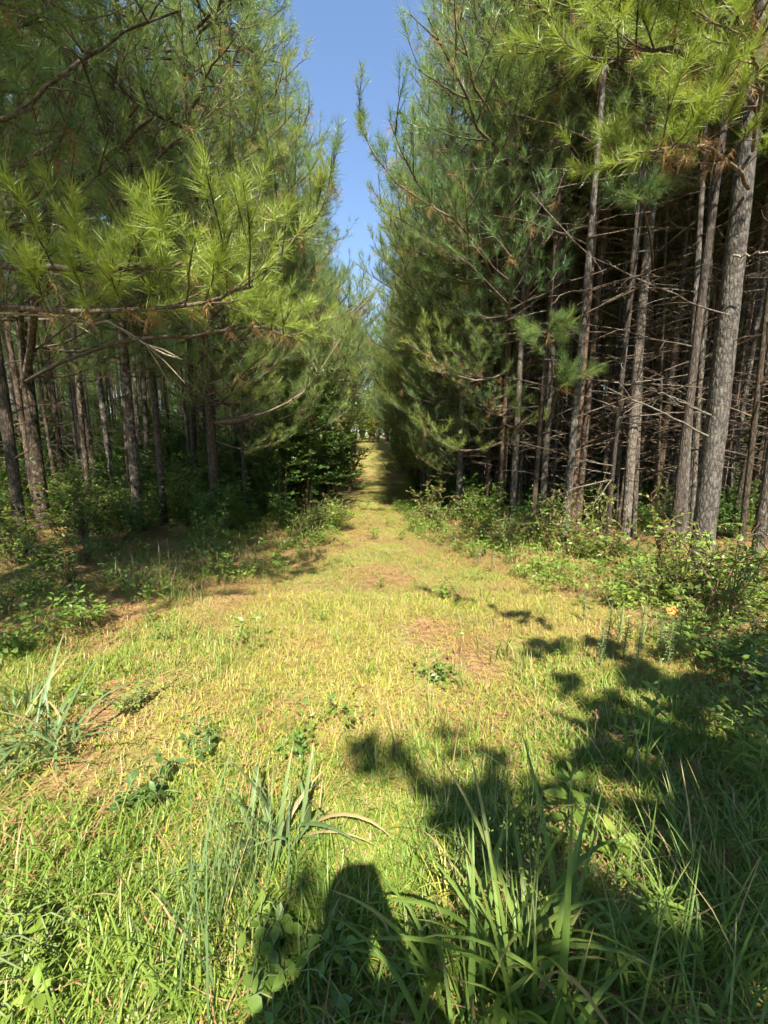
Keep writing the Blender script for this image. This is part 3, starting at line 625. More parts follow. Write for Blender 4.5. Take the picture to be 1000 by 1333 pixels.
# ------------------------------------------------------------ broadleaf shrubs and weeds
def shrub_gen(seed, h, spread, nstem, nleaf, sub=True, lean=.6):
    r=np.random.default_rng(seed); wood=[]; LP=[];LD=[]; per=max(1,nleaf//nstem)
    for s in range(nstem):
        a=r.uniform(0,6.28); hh=h*r.uniform(.55,1.05); out=spread*r.uniform(.2,1); n=8; t=np.linspace(0,1,n)[:,None]
        b=np.array([math.cos(a),math.sin(a),0]); pa=b*out*t**1.4*lean+b*.04+np.array([0,0,hh])*t*(1-.12*t)+np.cumsum(r.normal(0,.02*h,(n,3)),0)*t; pa[0,2]=-.03
        wood.append((pa,np.linspace(.004+.006*h**1.2,.0025,n))); tw=[]
        if sub:
            for q in range(4+int(4*h)):
                i=int(r.integers(2,n)); a2=r.uniform(0,6.28); l=r.uniform(.12,.35)*(h*.6+.2); d=np.array([math.cos(a2),math.sin(a2),r.uniform(-.1,.7)])
                p2=np.stack([pa[i],pa[i]+d*l*.5+np.array([0,0,.02]),pa[i]+d*l]); tw.append(p2); wood.append((p2,np.array([.0035,.003,.002])))
        for q in range(per):
            path=pa if (not tw or r.random()<.25) else tw[int(r.integers(len(tw)))]; u=r.uniform(.25,1) if path is pa else r.uniform(.2,1)
            x=u*(len(path)-1); i=min(int(x),len(path)-2); p=path[i]+(path[i+1]-path[i])*(x-i); a3=r.uniform(0,6.28)
            d=np.array([math.cos(a3),math.sin(a3),r.normal(.1,.35)])+nrm(path[i+1]-path[i])*.5; LP.append(p); LD.append(nrm(d))
    return wood,np.array(LP),np.array(LD)
def shrub_meshes(seed,h,spread,nstem,nleaf,lsz,mat,wide=1.0,low=False,stem='stem_brown'):
    r=np.random.default_rng(seed+9); wood,LP,LD=shrub_gen(seed,h,spread,nstem,nleaf); aw=Acc()
    for p,rr in wood: aw.add(*tube(p,rr,4))
    af=Acc(); tv,tf=(LEAF2_V*np.array([1,wide,1]),LEAF2_F) if low else leaf_tpl(wide)
    merge(af,tv,tf,basis(LD,roll=r.normal(0,.45,len(LP))),LP,lsz*r.uniform(.6,1.2,len(LP))); return aw.mesh('stems',[M[stem]]),af.mesh('leaves',[M[mat]])
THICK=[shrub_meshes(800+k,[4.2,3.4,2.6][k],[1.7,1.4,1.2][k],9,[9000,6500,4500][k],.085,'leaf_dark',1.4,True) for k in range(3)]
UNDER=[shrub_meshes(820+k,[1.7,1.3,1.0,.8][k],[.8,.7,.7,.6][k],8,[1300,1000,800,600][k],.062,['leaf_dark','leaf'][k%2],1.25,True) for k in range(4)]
BRUSH=[shrub_meshes(840+k,[.75,.6,.5,.4][k],[.55,.5,.45,.5][k],10,[420,380,320,320][k],.05,'leaf',1.2) for k in range(4)]
def shrub(name, loc, lib, s, label, cat='shrub', group=None, rz=0, sz=None):
    t=empty(name,loc,label,cat,group,rz); a=link('stems',lib[0],t); b=link('leaves',lib[1],t); b['kind']='stuff'; t.scale=(s,s,sz or s); return t
def gp2(x,y): return (x,y,float(gz(x,y)))
# dark thicket on the left of the path
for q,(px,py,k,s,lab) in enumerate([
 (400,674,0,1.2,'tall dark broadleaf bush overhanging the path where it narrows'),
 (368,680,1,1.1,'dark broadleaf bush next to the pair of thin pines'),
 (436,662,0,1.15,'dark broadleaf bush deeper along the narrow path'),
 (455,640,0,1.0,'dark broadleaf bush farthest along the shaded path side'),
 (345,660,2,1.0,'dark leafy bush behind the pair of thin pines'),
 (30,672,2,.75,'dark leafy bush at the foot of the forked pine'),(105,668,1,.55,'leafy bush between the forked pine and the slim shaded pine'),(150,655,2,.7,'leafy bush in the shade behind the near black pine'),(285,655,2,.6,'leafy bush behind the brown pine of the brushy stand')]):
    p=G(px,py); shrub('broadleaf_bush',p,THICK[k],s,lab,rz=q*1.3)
yy=15.
while yy<60:
    for sd in (-1,1):
        x=(edgeL(yy)-1.3-random.random()*.6) if sd<0 else (edgeR(yy)+1.1+random.random()*.8)
        shrub('broadleaf_bush',gp2(x,yy+random.uniform(-.8,.8)),THICK[random.randrange(3)],random.uniform(.45,.75) if sd<0 else random.uniform(.25,.5),
              'leafy bush along the far shaded path under the pines opposite the open stand' if sd<0 else 'low leafy bush at the foot of the far pines lining the open stand',group='bushes along the far path, bramble side' if sd<0 else 'bushes along the far path, open stand side',rz=random.uniform(0,6))
    yy+=3.2
# understorey inside the left stand
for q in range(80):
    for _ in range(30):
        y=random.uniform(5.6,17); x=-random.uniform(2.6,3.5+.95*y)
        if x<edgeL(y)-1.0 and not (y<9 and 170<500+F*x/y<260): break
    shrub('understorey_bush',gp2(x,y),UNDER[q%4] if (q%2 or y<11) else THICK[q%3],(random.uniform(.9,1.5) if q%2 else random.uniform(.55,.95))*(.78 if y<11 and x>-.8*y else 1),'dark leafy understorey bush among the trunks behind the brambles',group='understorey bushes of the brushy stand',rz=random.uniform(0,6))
for q in range(34):
    y=random.uniform(7.5,20); x=random.uniform(2.6,3+.9*y)
    shrub('understorey_bush',gp2(x,y),UNDER[q%4],random.uniform(.6,1.0),'shaded leafy bush among the bare trunks of the open stand',group='understorey bushes of the open stand',rz=random.uniform(0,6))
# brushy edge on the right
RB=[(545,690,.8),(572,696,.9),(600,702,.7),(628,710,.9),(556,683,1.),(650,716,.7),(560,676,.8),(585,682,.85),(610,690,.9),(632,700,.8),(655,706,.9),(680,712,.9),(708,716,.95),(735,722,.9),(762,728,.9),(790,735,.9),(775,716,1.),(825,740,.95),(850,752,.9),(868,770,.8),(890,790,.8),(925,790,.95),(955,775,1.),(985,790,1.0),(940,820,.8),(975,850,.8),(905,830,.7),(996,905,.7),(860,730,.9),(975,745,1.0),(700,700,.9),(725,742,.55),(660,722,.6),(840,790,.6)]
for q,(px,py,s) in enumerate(RB):
    shrub('edge_shrub',G(px,py),BRUSH[q%4],s*random.uniform(.8,1.5),'leafy green shrub in the brush at the foot of the open pine stand',group='shrubs at the foot of the open stand',rz=random.uniform(0,6),sz=s*random.uniform(.7,1.9))
LB=[(432,686,1.1),(412,694,1.1),(392,702,1.0),(446,676,1.2),(20,735,.9),(60,745,.8),(110,735,.8),(150,720,.8),(95,765,.5),(40,775,.5),(235,705,.7),(280,700,.7),(330,690,.7),(370,690,.6),(400,688,.6),(10,700,1.1),(140,690,1.0),(85,705,1.0),(430,680,.5),(160,760,.45),(5,800,.45)]
for q,(px,py,s) in enumerate(LB):
    shrub('edge_shrub',G(px,py),BRUSH[q%4],s*random.uniform(.9,1.35),'leafy green shrub in the bramble edge at the foot of the brushy stand',group='shrubs of the bramble edge',rz=random.uniform(0,6))
# far bright tree at the path's end and vines on the pale trunk
FT=[shrub_meshes(860+k,7.5,3.0,12,5200,.20,'leaf_far',1.4,True) for k in range(2)]
for q,(px,py,y,s,lab) in enumerate([(486,580,58,1.0,'pale green leafy tree closing the far end of the path'),(470,580,66,1.25,'tall leafy tree behind the pale tree at the path end'),(505,580,62,1.1,'leafy tree beside the pale tree at the path end'),(452,585,56,.9,'leafy tree under the pines near the path end'),(482,578,70,.55,'low bright bush in the middle of the path end'),(494,578,72,.5,'low bright bush beside the middle bush at the path end'),(474,578,74,.6,'low bright bush behind the middle bush at the path end')]):
    d=ray(px,py); x=d[0]/d[1]*y; shrub('leafy_tree',gp2(x,y),FT[q%2],s,lab,'tree',rz=q*2.)
END=[shrub_meshes(866+k,7.5,2.6,14,12000,.095,'leaf_far',1.4,True) for k in range(2)]
for q,(x,y,s_,lab) in enumerate([(-3.7,26.5,1.35,'pale green broadleaf tree leaning over the middle of the far path'),(1.9,29,1.45,'pale green broadleaf tree across the far path from the leaning one'),(-4.1,44,2.0,'tall pale broadleaf tree arching over the path end'),(1.3,47,2.0,'tall pale broadleaf tree meeting the arching one over the path end'),(-1.6,66,2.0,'tall pale broadleaf tree closing the line of the path end')]):
    shrub('leafy_tree',gp2(x,y),END[q%2],s_,lab,'tree',rz=q*1.7)
for q in range(9):
    shrub('broadleaf_bush',gp2(-7.2+1.3*q+random.uniform(-.3,.3),60+random.uniform(-1.5,2.5)),THICK[q%3],random.uniform(.75,1.05),'sunlit leafy bush in the hedge closing the path end',group='bushes closing the path end',rz=q*1.1)
# plants whose single leaves show
LM={}
def leaf_obj_mesh(mat,wide):
    if (mat,wide) not in LM:
        ac=Acc(); v,f=leaf_tpl(wide); ac.add(v,f); LM[(mat,wide)]=ac.mesh('leaf',[M[mat]])
    return LM[(mat,wide)]
def leafy(name, loc, label, cat, seed, h, spread, nstem, nleaf, lsz, mat, wide=1.2, stem='stem', group=None, lean=.6):
    r=np.random.default_rng(seed); wood,LP,LD=shrub_gen(seed,h,spread,nstem,nleaf,lean=lean); t=empty(name,loc,label,cat,group); aw=Acc()
    for p,rr in wood: aw.add(*tube(p,rr*.8,4))
    link('stem',aw.mesh('stem',[M[stem]]),t); me=leaf_obj_mesh(mat,wide); Mx=basis(LD,roll=r.normal(0,.35,len(LP)))
    for q in range(len(LP)): link('leaf',me,t,mat4(Mx[q],LP[q],lsz*r.uniform(.65,1.2)))
    return t
def weed(loc, label, seed, h, npair, lsz, mat='leaf', wide=.9, group=None, elev=.25, whorl=2, stem='stem', name='weed_plant', rz=None):
    """upright stem with opposite leaf pairs"""
    r=np.random.default_rng(seed); t=empty(name,loc,label,'plant',group,r.uniform(0,6.28)); n=8; tt=np.linspace(0,1,n)[:,None]
    pa=np.array([0,0,h])*tt+np.cumsum(r.normal(0,.008*h,(n,3)),0); pa[0]=[0,0,-.02]; ac=Acc(); ac.add(*tube(pa,np.linspace(.005,.002,n),6)); link('stem',ac.mesh('stem',[M[stem]]),t)
    me=leaf_obj_mesh(mat,wide)
    for q in range(npair):
        u=.15+.85*q/(npair-1); x=u*(n-1); i=min(int(x),n-2); p=pa[i]+(pa[i+1]-pa[i])*(x-i); a0=q*1.57+r.normal(0,.2); sz=lsz*(1.05-.55*abs(u-.5))*(.5 if u>.93 else 1)
        for w_ in range(whorl):
            a=a0+w_*2*math.pi/whorl; d=np.array([[math.cos(a),math.sin(a),elev+.9*max(0,u-.7)+r.normal(0,.12)]]); link('leaf',me,t,mat4(basis(d,roll=r.normal(0,.2,1))[0],p,sz*r.uniform(.85,1.15)))
    return t
leafy('bramble',G(15,738),'bright leafy bramble catching the sun at the edge of the shade','shrub',1,.55,.6,9,130,.075,'leaf_bright',1.25)
leafy('bramble',G(62,742),'bright bramble sprays next to the sunlit bramble patch','shrub',2,.5,.6,9,110,.07,'leaf_bright',1.2)
leafy('bramble',G(118,722),'green bramble under the slim shaded pine','shrub',3,.6,.6,8,100,.07,'leaf',1.2)
leafy('bramble',G(440,692),'bright yellow green leaf spray lit before the dark thicket','shrub',4,.62,.45,9,150,.08,'leaf_bright',1.3)
leafy('bramble',G(800,795),'yellow green broad leaved shrub lit at the brush edge','shrub',5,.42,.5,9,120,.07,'leaf_bright',1.2)
leafy('bramble',G(862,765),'bright leafy sprig at the foot of the dark trunk','shrub',6,.55,.4,7,90,.06,'leaf_bright',1.1)
leafy('bramble',G(835,775),'round leaved shrub in front of the pale sunlit pine','shrub',7,.6,.5,7,100,.06,'leaf',1.3)
leafy('bramble',G(945,770),'shaded round leaved shrub beyond the foot of the thickest grey pine','shrub',8,.62,.55,8,120,.075,'leaf',1.5)
leafy('bramble',G(900,800),'low leafy shrub around the foot of the thickest grey pine','shrub',9,.4,.5,9,110,.06,'leaf',1.3)
leafy('bramble',G(985,960),'green leafy sprawl at the shaded clearing edge','shrub',10,.3,.55,9,120,.05,'leaf',1.2)
leafy('bramble',G(930,870),'low broad leaved sprawl behind the fuzzy grey weeds','shrub',11,.28,.5,9,120,.05,'leaf',1.2)
leafy('herb_patch',G(200,1040),'dark small leaved herb throwing a dark shadow on the straw','plant',12,.16,.2,6,60,.05,'leaf_dark',1.2)
leafy('herb_patch',G(255,985),'low dark herb beside a bare straw patch','plant',13,.12,.18,6,50,.045,'leaf_dark',1.1)
leafy('herb_patch',G(170,925),'bushy light green herb in the open grass','plant',14,.2,.25,8,110,.035,'leaf_bright',1.0)
leafy('herb_patch',G(355,1270),'rounded leaf herb beside the shadow of the photographer','plant',15,.12,.2,6,50,.05,'leaf',1.4)
leafy('herb_patch',G(60,1230),'feathery bright green herb among coarse grass','plant',16,.2,.3,10,150,.03,'leaf_bright',.7)
leafy('herb_patch',G(30,1290),'yellowish leafed herb low in the grass','plant',17,.1,.25,7,60,.05,'leaf_bright',1.2)
leafy('herb_patch',G(470,1300),'low leaf herb beside the wide bladed clump','plant',18,.1,.2,6,50,.045,'leaf',1.3)
weed(G(738,1100),'upright weed with opposite pointed leaves in the shade',1,.34,8,.095,'leaf',.9)
weed(G(800,1128),'short weed rosette with pointed leaves beside the taller one',2,.14,4,.11,'leaf_bright',.8,elev=.5)
weed(G(845,985),'tall pointed leaf weed between shade and sunlit straw',3,.40,9,.09,'leaf',.85)
weed(G(812,1000),'slim weed standing beside the tall pointed leaf weed',4,.26,7,.07,'leaf',.8)
weed(G(985,1040),'bright narrow leaved weed at the shaded clearing edge',5,.36,10,.10,'leaf_bright',.5,whorl=3)
weed(G(965,1015),'second narrow leaved weed behind the bright one',6,.3,8,.09,'leaf_bright',.5,whorl=3)
weed(G(800,1280),'whorled leafy weed low among dark tall grass',7,.22,7,.10,'leaf',.4,whorl=6)
weed(G(850,1235),'fine whorled weed under the dark tall grass',8,.2,7,.09,'leaf',.4,whorl=6)
for q,(px,py) in enumerate([(790,850),(812,862),(835,842),(858,858),(805,838),(870,872),(780,872),(828,878),(640,745),(622,738),(760,812),(880,850)]):
    weed(G(px,py),'fuzzy grey green upright weed at the sunlit brush edge',20+q,random.uniform(.25,.4),16,.035,'leaf_gray',.6,'fuzzy grey weeds at the brush edge',whorl=5,elev=.4)
# ------------------------------------------------------------ grass clumps with separate blades
BL={}
def blade_mesh(wd,bend,seed,mat,kink=False):
    key=(wd,bend,seed,mat,kink)
    if key not in BL:
        ac=Acc(); ac.add(*blade_strip(1.0,wd,bend,seed,8,.3,kink)); BL[key]=ac.mesh('blade',[M[mat]])
    return BL[key]
def clump(px,py,label,nb,L,wd,seed,mat='blade',spread=.05,tilt=28,bends=(15,40,70,110),kink=.06,dry=.05,lean=(0,0),seed_heads=0,group=None):
    r=random.Random(seed); p=G(px,py); t=empty('grass_clump',p,label,'grass',group)
    for q in range(nb):
        l=L*r.uniform(.5,1.1); b=bends[r.randrange(len(bends))]; mt='dry' if r.random()<dry else mat
        o=link('blade',blade_mesh(round(wd/L*r.choice([.8,1.,1.2]),4),b,r.randrange(3),mt,r.random()<kink),t)
        o.location=(r.gauss(0,spread),r.gauss(0,spread),-.01); o.rotation_mode='XYZ'
        o.matrix_basis=Matrix.Translation(o.location)@Euler((R(lean[0]),R(lean[1]),0)).to_matrix().to_4x4()@Euler((0,0,r.uniform(0,6.28))).to_matrix().to_4x4()@Euler((0,R(abs(r.gauss(0,tilt*.6))),0)).to_matrix().to_4x4()@Matrix.Scale(l,4)
    for q in range(seed_heads):
        rr=np.random.default_rng(seed*7+q); h=L*r.uniform(.85,1.1); a=r.uniform(0,6.28); tp=np.array([math.cos(a)*.08,math.sin(a)*.08,h]); ac=Acc(); ac.add(*tube(np.array([[0,0,0],tp*.5,tp]),[.002,.0018,.001],5)); o=link('seed_stalk',ac.mesh('seed_stalk',[M['stem']]),t); o.location=(r.gauss(0,spread*.5),r.gauss(0,spread*.5),0)
        ac=Acc(); n=70; tv=LEAF2_V*.011; u=rr.random(n); T=tp*(.72+.28*u[:,None])+rr.normal(0,1,(n,3))*np.array([.022,.022,.012])*(1.1-u[:,None]); d=rr.normal(0,.5,(n,3))+np.array([0,0,.8]); merge(ac,tv,LEAF2_F,basis(d),T,rr.uniform(.7,1.3,n)); link('seed_head',ac.mesh('seed_head',[M['turf_green']]),o)
    return t
clump(690,1318,'big wide bladed grass clump with green seed heads in the foreground',75,.62,.022,1,spread=.075,tilt=24,seed_heads=4,dry=.04)
clump(610,1330,'long arching grass blades beside the big seeding clump',26,.55,.02,2,spread=.06,tilt=40)
clump(60,985,'broad bladed grass clump flopping over bare straw',42,.55,.024,3,'blade_blue',.09,45,(30,60,100,130),.15,.12)
clump(20,940,'broad grass tuft behind the flopping clump',22,.5,.022,4,'blade_blue',.06,40)
clump(365,1105,'broad bladed clump with a bleached arching blade',30,.42,.026,5,'blade_blue',.07,40,(30,60,110),.25,.15)
clump(262,1240,'thin blue green grass stems standing tall in the foreground',45,.55,.008,6,'blade_blue',.09,16,(10,20,35),.05,.05)
clump(310,1160,'fine upright grass tuft behind the thin blue green stems',60,.40,.007,7,'blade_blue',.08,22,(15,30,60),.03,.05)
clump(570,985,'fine leaved grass tuft at the tip of the tree shadow',70,.30,.006,8,'turf_green',.08,30,(20,50,80),.02,.08)
clump(525,1000,'upright grass tuft on the sunlit side of the tree shadow',45,.30,.007,9,'turf_green',.06,25)
clump(640,1100,'spreading fine grass tuft with pale blades in the shade',80,.42,.007,10,'blade_blue',.1,32,(20,50,80,110),.04,.1)
clump(600,1180,'pale rosette grass tuft in front of the spreading tuft',60,.28,.008,11,'turf',.04,50,(40,80,110),.02,.15)
clump(825,1020,'grass tuft at the foot of the tall pointed leaf weed',40,.32,.010,12,'turf_green',.06,28)
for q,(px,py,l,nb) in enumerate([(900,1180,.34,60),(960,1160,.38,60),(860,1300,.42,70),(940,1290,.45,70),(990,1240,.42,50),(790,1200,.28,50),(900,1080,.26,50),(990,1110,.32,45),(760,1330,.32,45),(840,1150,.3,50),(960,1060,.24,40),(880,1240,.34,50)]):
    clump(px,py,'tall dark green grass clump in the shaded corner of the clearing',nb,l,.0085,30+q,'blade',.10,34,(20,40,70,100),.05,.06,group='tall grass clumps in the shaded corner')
for q,(px,py,l) in enumerate([(100,1180,.3),(180,1230,.28),(60,1120,.28),(130,1310,.25),(230,1310,.25),(30,1200,.25),(420,1230,.2),(480,1190,.22),(550,1270,.25),(390,1320,.22),(450,1110,.2)]):
    clump(px,py,'coarse bright green grass tuft in the sunny foreground',50,l*.8,.009,50+q,'turf_green',.09,42,(30,60,90),.05,.08,group='coarse grass tufts in the sunny foreground')
for q,(px,py) in enumerate([(195,770),(215,765),(180,775),(240,760),(290,748),(160,770),(330,738),(268,735)]):
    clump(px,py,'dry tan grass clump with long stalks before the near black pine',26,.6,.006,70+q,'dry',.07,18,(15,40,80,120),.05,.6,group='dry grass before the near black pine')
for q,(px,py) in enumerate([(455,775),(470,790),(545,735),(560,742),(630,780),(610,820),(560,890),(600,900),(445,840),(300,865),(280,880),(705,800),(745,850),(370,745),(345,755),(400,880),(680,870),(480,880),(590,770),(250,900),(330,930)]):
    clump(px,py,'small green grass tuft sticking up from the straw of the clearing',28,.22 if py<800 else .2,.006,90+q,'turf_green',.05,25,(20,40,70),.03,.08,group='small grass tufts in the open clearing')
for q,(px,py,h) in enumerate([(597,900,.30),(655,830,.22),(680,880,.25),(770,1000,.3)]):
    p=G(px,py); t=empty('dry_stalk',p,'thin dark dry weed stalk standing up from the sunlit turf','plant','dry weed stalks'); ac=Acc(); ac.add(*tube(np.array([[0,0,-.02],[.004,0,h*.5],[.0,.004,h]]),[.002,.0018,.0012],5)); link('stem',ac.mesh('stem',[M['stem_brown']]),t)
    ac=Acc(); u=np.random.default_rng(q); n=26; T=np.stack([u.normal(0,.004,n),u.normal(0,.004,n),h*(.8+.2*u.random(n))],1); merge(ac,LEAF2_V*.018,LEAF2_F,basis(u.normal(0,.4,(n,3))+np.array([0,0,1.])),T,np.ones(n)); link('seed_head',ac.mesh('seed_head',[M['stem_brown']]),t)
# fallen sticks, leaf
def stick(a,b,r0,label,mat='deadwood'):
    a=np.array(a)+[0,0,r0*1.2]; b=np.array(b)+[0,0,r0*1.6]; n=9; t=np.linspace(0,1,n)[:,None]; rr=np.random.default_rng(3); p=(b-a)*t+rr.normal(0,.006,(n,3)); ac=Acc(); ac.add(*tube(p,np.linspace(r0,r0*.5,n),7)); ac.add(*tube(np.stack([p[5],p[5]+[.04,.05,.02],p[5]+[.1,.09,.03]]),[r0*.5,r0*.4,.002],5)); o=link('fallen_stick',ac.mesh('fallen_stick',[M[mat]])); o.location=Vector(a); tag(o,label,'stick')
stick(G(-25,852),G(42,843),.014,'pale weathered stick lying at the edge of the straw')
stick(G(160,1196),G(232,1192),.006,'thin tan straw stalk lying in the foreground grass','dry')
stick(G(120,762),G(70,770),.010,'grey twig lying under the brambles')
ac=Acc(); v,f=leaf_tpl(2.4); ac.add(v*.12,f); o=link('dead_leaf',ac.mesh('dead_leaf',[M['orange']])); p=G(868,812); o.location=(p[0],p[1],p[2]+.10); o.rotation_euler=(R(40),R(-35),R(20)); tag(o,'large orange dead leaf caught in the brush','leaf')

# ------------------------------------------------------------ uncountable cover: turf, straw, low herbs
inside=lambda x,y:(x>edgeL(y)-.15)&(x<edgeR(y)+.15)
def soft(x,y,m=.5): return np.clip(np.minimum(x-edgeL(y),edgeR(y)-x)/m+.6,0,1)
TURF=[grass_clump(18,.085,.0048,.04,100,k,[M['turf'],M['dry']],80,.15) for k in range(4)]+[grass_clump(16,.115,.0062,.04,95,10+k,[M['turf_green'],M['dry']],65,.08) for k in range(3)]
TURF_FINE=[grass_clump(19,.075,.003,.045,95,20+k,[M['turf'],M['dry']],80,.25) for k in range(4)]+[grass_clump(18,.085,.0034,.04,90,30+k,[M['turf_green'],M['dry']],65,.15) for k in range(2)]
def cover(x,y): return np.clip(.60+.95*smoothnoise(x+3,y,1.5)+.5*smoothnoise(x,y+9,4.2),.05,1)
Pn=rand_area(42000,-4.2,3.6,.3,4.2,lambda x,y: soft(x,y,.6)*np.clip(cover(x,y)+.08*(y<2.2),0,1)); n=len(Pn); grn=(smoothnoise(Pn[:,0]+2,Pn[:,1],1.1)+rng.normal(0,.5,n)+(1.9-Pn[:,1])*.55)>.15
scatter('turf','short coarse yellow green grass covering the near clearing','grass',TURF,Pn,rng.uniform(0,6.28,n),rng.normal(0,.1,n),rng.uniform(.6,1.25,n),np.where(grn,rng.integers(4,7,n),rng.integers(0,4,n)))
Pn=rand_area(38000,-3.2,3.2,3.6,13,lambda x,y: soft(x,y,.5)*np.clip(cover(x,y)+.1,0,1)*.95); n=len(Pn)
scatter('meadow_grass','short thin grass over straw in the middle of the clearing','grass',TURF_FINE,Pn,rng.uniform(0,6.28,n),rng.normal(0,.1,n),rng.uniform(.6,1.2,n),np.where(rng.random(n)<.4,rng.integers(4,6,n),rng.integers(0,4,n)))
Pn=rand_area(14000,-5,2.5,12,70,lambda x,y: soft(x,y,.5)*.9); n=len(Pn)
scatter('path_grass','grass growing along the far path','grass',TURF_FINE,Pn,rng.uniform(0,6.28,n),rng.normal(0,.1,n),rng.uniform(1.2,2.6,n),rng.integers(0,6,n))
STR=[straw_patch(46,.34,k) for k in range(4)]
Pn=rand_area(9000,-9,9,.2,14,lambda x,y: np.where(inside(x,y),.35+.5*np.clip((.8-np.minimum(x-edgeL(y),edgeR(y)-x)),0,1),.9)); n=len(Pn)
scatter('pine_straw','fallen rusty pine needles littering the ground','pine straw',STR,Pn,rng.uniform(0,6.28,n),rng.normal(0,.04,n),rng.uniform(.8,1.3,n),rng.integers(0,4,n))
HERB=[shrub_meshes(880+k,.16,.14,6,46,.032,['leaf','leaf_bright','leaf','turf_green'][k],1.1,False,'stem')[1] for k in range(4)]
HERB+=[shrub_meshes(890+k,.3,.2,6,70,.045,'leaf',1.2,False,'stem')[1] for k in range(2)]+[grass_clump(14,.3,.007,.04,70,60+k,[M['turf_green'],M['dry']],35,.2) for k in range(2)]
def edgeband(x,y):
    d=np.minimum(x-edgeL(y),edgeR(y)-x); return np.where(d<.2,np.clip(1.0-np.maximum(0,-d-1.2)/2.5,.12,1),.07)*np.clip(.65+.6*smoothnoise(x,y,1.7),.1,1)
Pn=rand_area(12000,-9,9,.5,14,edgeband); n=len(Pn)
scatter('edge_herbs','low mixed herbs and brambles carpeting the shaded edges','ground cover',HERB,Pn,rng.uniform(0,6.28,n),rng.normal(0,.1,n),rng.uniform(.6,1.4,n),rng.integers(0,8,n))
Pn=rand_area(2600,-26,26,7,34,lambda x,y: np.where((x<edgeL(y)-.9)|(x>edgeR(y)+1.2),.8,0)); n=len(Pn)
UMESH=[u[1] for u in UNDER]
scatter('forest_undergrowth','dim leafy undergrowth on the forest floor between the trunks','undergrowth',UMESH,Pn,rng.uniform(0,6.28,n),rng.normal(0,.1,n),rng.uniform(.35,1.0,n),rng.integers(0,4,n))

Pn=rand_area(1500,-48,48,16,60,lambda x,y: np.where((np.abs(x+.03*y)>5.5),.25+.75*np.clip((np.abs(x)+y-22)/20,0,1),0)); n=len(Pn)
scatter('far_thicket','dim mass of tall bushes deep in the forest behind the trunks','undergrowth',[u[1] for u in THICK],Pn,rng.uniform(0,6.28,n),rng.normal(0,.05,n),rng.uniform(.6,1.5,n),rng.integers(0,3,n))
# ------------------------------------------------------------ small trees behind the photographer (they shade the corner)
SHADE=[shrub_meshes(870+k,5.6,2.3,17,17000,.15,'leaf_dark',1.4,True) for k in range(2)]
for q,(x,y,sc_,lab) in enumerate([(2.1,-4.0,1.24,'tall bushy broadleaf tree behind the photographer, first of its row'),(3.8,-4.1,1.3,'second broadleaf tree of the row behind the photographer'),(3.0,-2.5,.95,'lower broadleaf tree before the row behind the photographer'),(4.7,-3.1,1.25,'broadleaf tree behind the photographer at the brush edge')]):
    shrub('broadleaf_tree',gp2(x,y),SHADE[q%2],sc_,lab,'tree',rz=q*2.1)
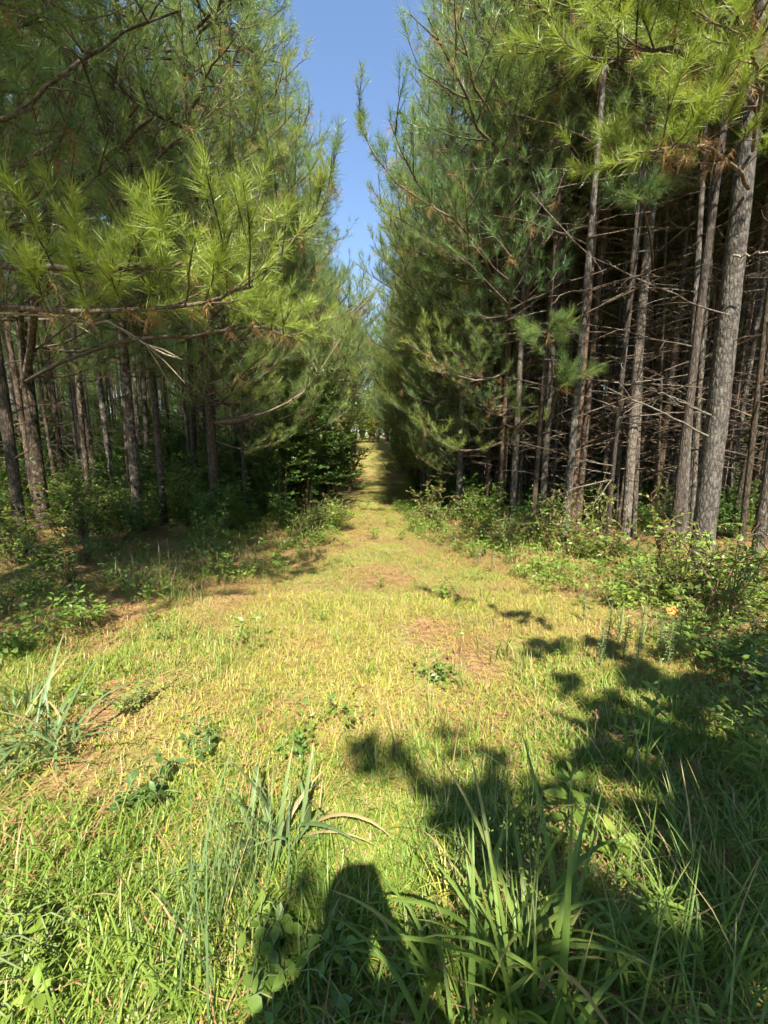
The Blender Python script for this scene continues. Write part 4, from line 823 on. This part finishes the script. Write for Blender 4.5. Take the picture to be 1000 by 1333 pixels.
# ------------------------------------------------------------ the photographer and phone, just behind the lens
def skin_body():
    V=[];E=[];Rd=[]
    def v(p,r,par=None):
        V.append(p);Rd.append(r)
        if par is not None:E.append((par,len(V)-1))
        return len(V)-1
    pel=v((0,0,.95),(.16,.12)); sp=v((0,.0,1.15),(.145,.11),pel); ch=v((0,-.01,1.34),(.17,.12),sp); nk0=v((0,-.01,1.47),(.07,.07),ch); nk=v((0,.0,1.52),(.055,.055),nk0)
    hd=v((0,.02,1.60),(.075,.085),nk); h2=v((0,.03,1.68),(.078,.09),hd); v((0,.02,1.74),(.055,.06),h2); ns=v((0,.115,1.625),(.016,.02),hd)
    for s in (-1,1):
        hp=v((.09*s,0,.90),(.10,.10),pel); kn=v((.11*s,.02,.50),(.06,.06),hp); an=v((.12*s,-.01,.09),(.042,.045),kn); hl=v((.12*s,-.04,.045),(.042,.04),an); v((.13*s,.16,.035),(.04,.03),hl)
        sh=v((.17*s,-.01,1.40),(.07,.07),ch)
        if s>0: ua=v((.24,.05,1.28),(.05,.05),sh); el=v((.22,.12,1.14),(.042,.042),ua); wr=v((.105,.21,1.36),(.028,.03),el); c=np.array([.07,.265,1.44]); pm=v(tuple(c),(.026,.034),wr); sg=1
        else: ua=v((-.27,.03,1.27),(.05,.05),sh); el=v((-.27,.11,1.13),(.042,.042),ua); wr=v((-.045,.21,1.36),(.028,.03),el); c=np.array([-.01,.265,1.44]); pm=v(tuple(c),(.026,.034),wr); sg=-1
        for q,(dz,l) in enumerate([(.035,.055),(.018,.062),(0,.06),(-.018,.05)]):
            a=v(tuple(c+[.004*sg,.012,dz]),(.009,.009),pm); b=v(tuple(c+[.0,.03,dz+.004]),(.0085,.0085),a); v(tuple(c+[-.012*sg,.034,dz+.006]),(.007,.007),b)
        a=v(tuple(c+[-.012,-.012,-.005]),(.010,.010),pm); v(tuple(c+[-.032,-.006,.012]),(.008,.008),a)
    me=bpy.data.meshes.new('person'); me.from_pydata(V,E,[]); o=bpy.data.objects.new('tmp',me); COL.objects.link(o); o.modifiers.new('s','SKIN')
    for i,sv in enumerate(me.skin_vertices[0].data): sv.radius=Rd[i]; sv.use_root=(i==0)
    ss=o.modifiers.new('u','SUBSURF'); ss.levels=2; ss.render_levels=2
    dg=bpy.context.evaluated_depsgraph_get(); m2=bpy.data.meshes.new_from_object(o.evaluated_get(dg)); bpy.data.objects.remove(o)
    for k in ('skin','shirt','trousers','shoe'): m2.materials.append(M[k])
    for p in m2.polygons:
        c=p.center; p.use_smooth=True
        p.material_index=3 if c.z<.1 else 2 if c.z<1.0 else (1 if (c.z<1.46 and c.y<.17) else 0)
    return m2
pm=skin_body(); pm.name='person'
person=link('person',pm); person.location=(-.03,-.34,float(gz(-.03,-.34))); tag(person,'photographer in blue shirt and dark trousers holding up a phone','person')
import bmesh
bm=bmesh.new(); bmesh.ops.create_uvsphere(bm,u_segments=20,v_segments=14,radius=.1)
for v_ in bm.verts: v_.co.z*=1.05; v_.co.x*=.92; v_.co.z+=.0
bmesh.ops.delete(bm,geom=[v_ for v_ in bm.verts if v_.co.z<-.01 and v_.co.y>-.02],context='VERTS')
hm=bpy.data.meshes.new('hair'); bm.to_mesh(hm); bm.free(); hm.materials.append(M['hair']); o=link('hair',hm,person); o.location=(0,.01,1.705)
for s in (-1,1):
    bm=bmesh.new(); bmesh.ops.create_uvsphere(bm,u_segments=10,v_segments=8,radius=.03); 
    for v_ in bm.verts: v_.co.x*=.35; v_.co.z*=1.1; v_.co.y*=.65
    em=bpy.data.meshes.new('ear'); bm.to_mesh(em); bm.free(); em.materials.append(M['skin']); o=link('ear',em,person); o.location=(.085*s,.015,1.62)
bm=bmesh.new(); bmesh.ops.create_cube(bm,size=1); 
for v_ in bm.verts: v_.co.x*=.072; v_.co.y*=.008; v_.co.z*=.15
bmesh.ops.bevel(bm,geom=bm.edges[:],offset=.003,segments=2,affect='EDGES')
fm=bpy.data.meshes.new('phone_body'); bm.to_mesh(fm); bm.free(); fm.materials.append(M['phone'])
ph=empty('phone',(0,-.035,CAM_H-.06),'dark phone held up by the photographer','phone'); ph.rotation_euler=(-PITCH,0,0); link('body',fm,ph)
for q in range(2):
    ac=Acc(); ac.add(*tube(np.array([[0,0,0],[0,.002,0],[0,.0021,0]]),[.009,.009,.0005],16)); o=link('lens',ac.mesh('lens',[M['glass']]),ph); o.location=(-.018+.02*q,.004,.055)
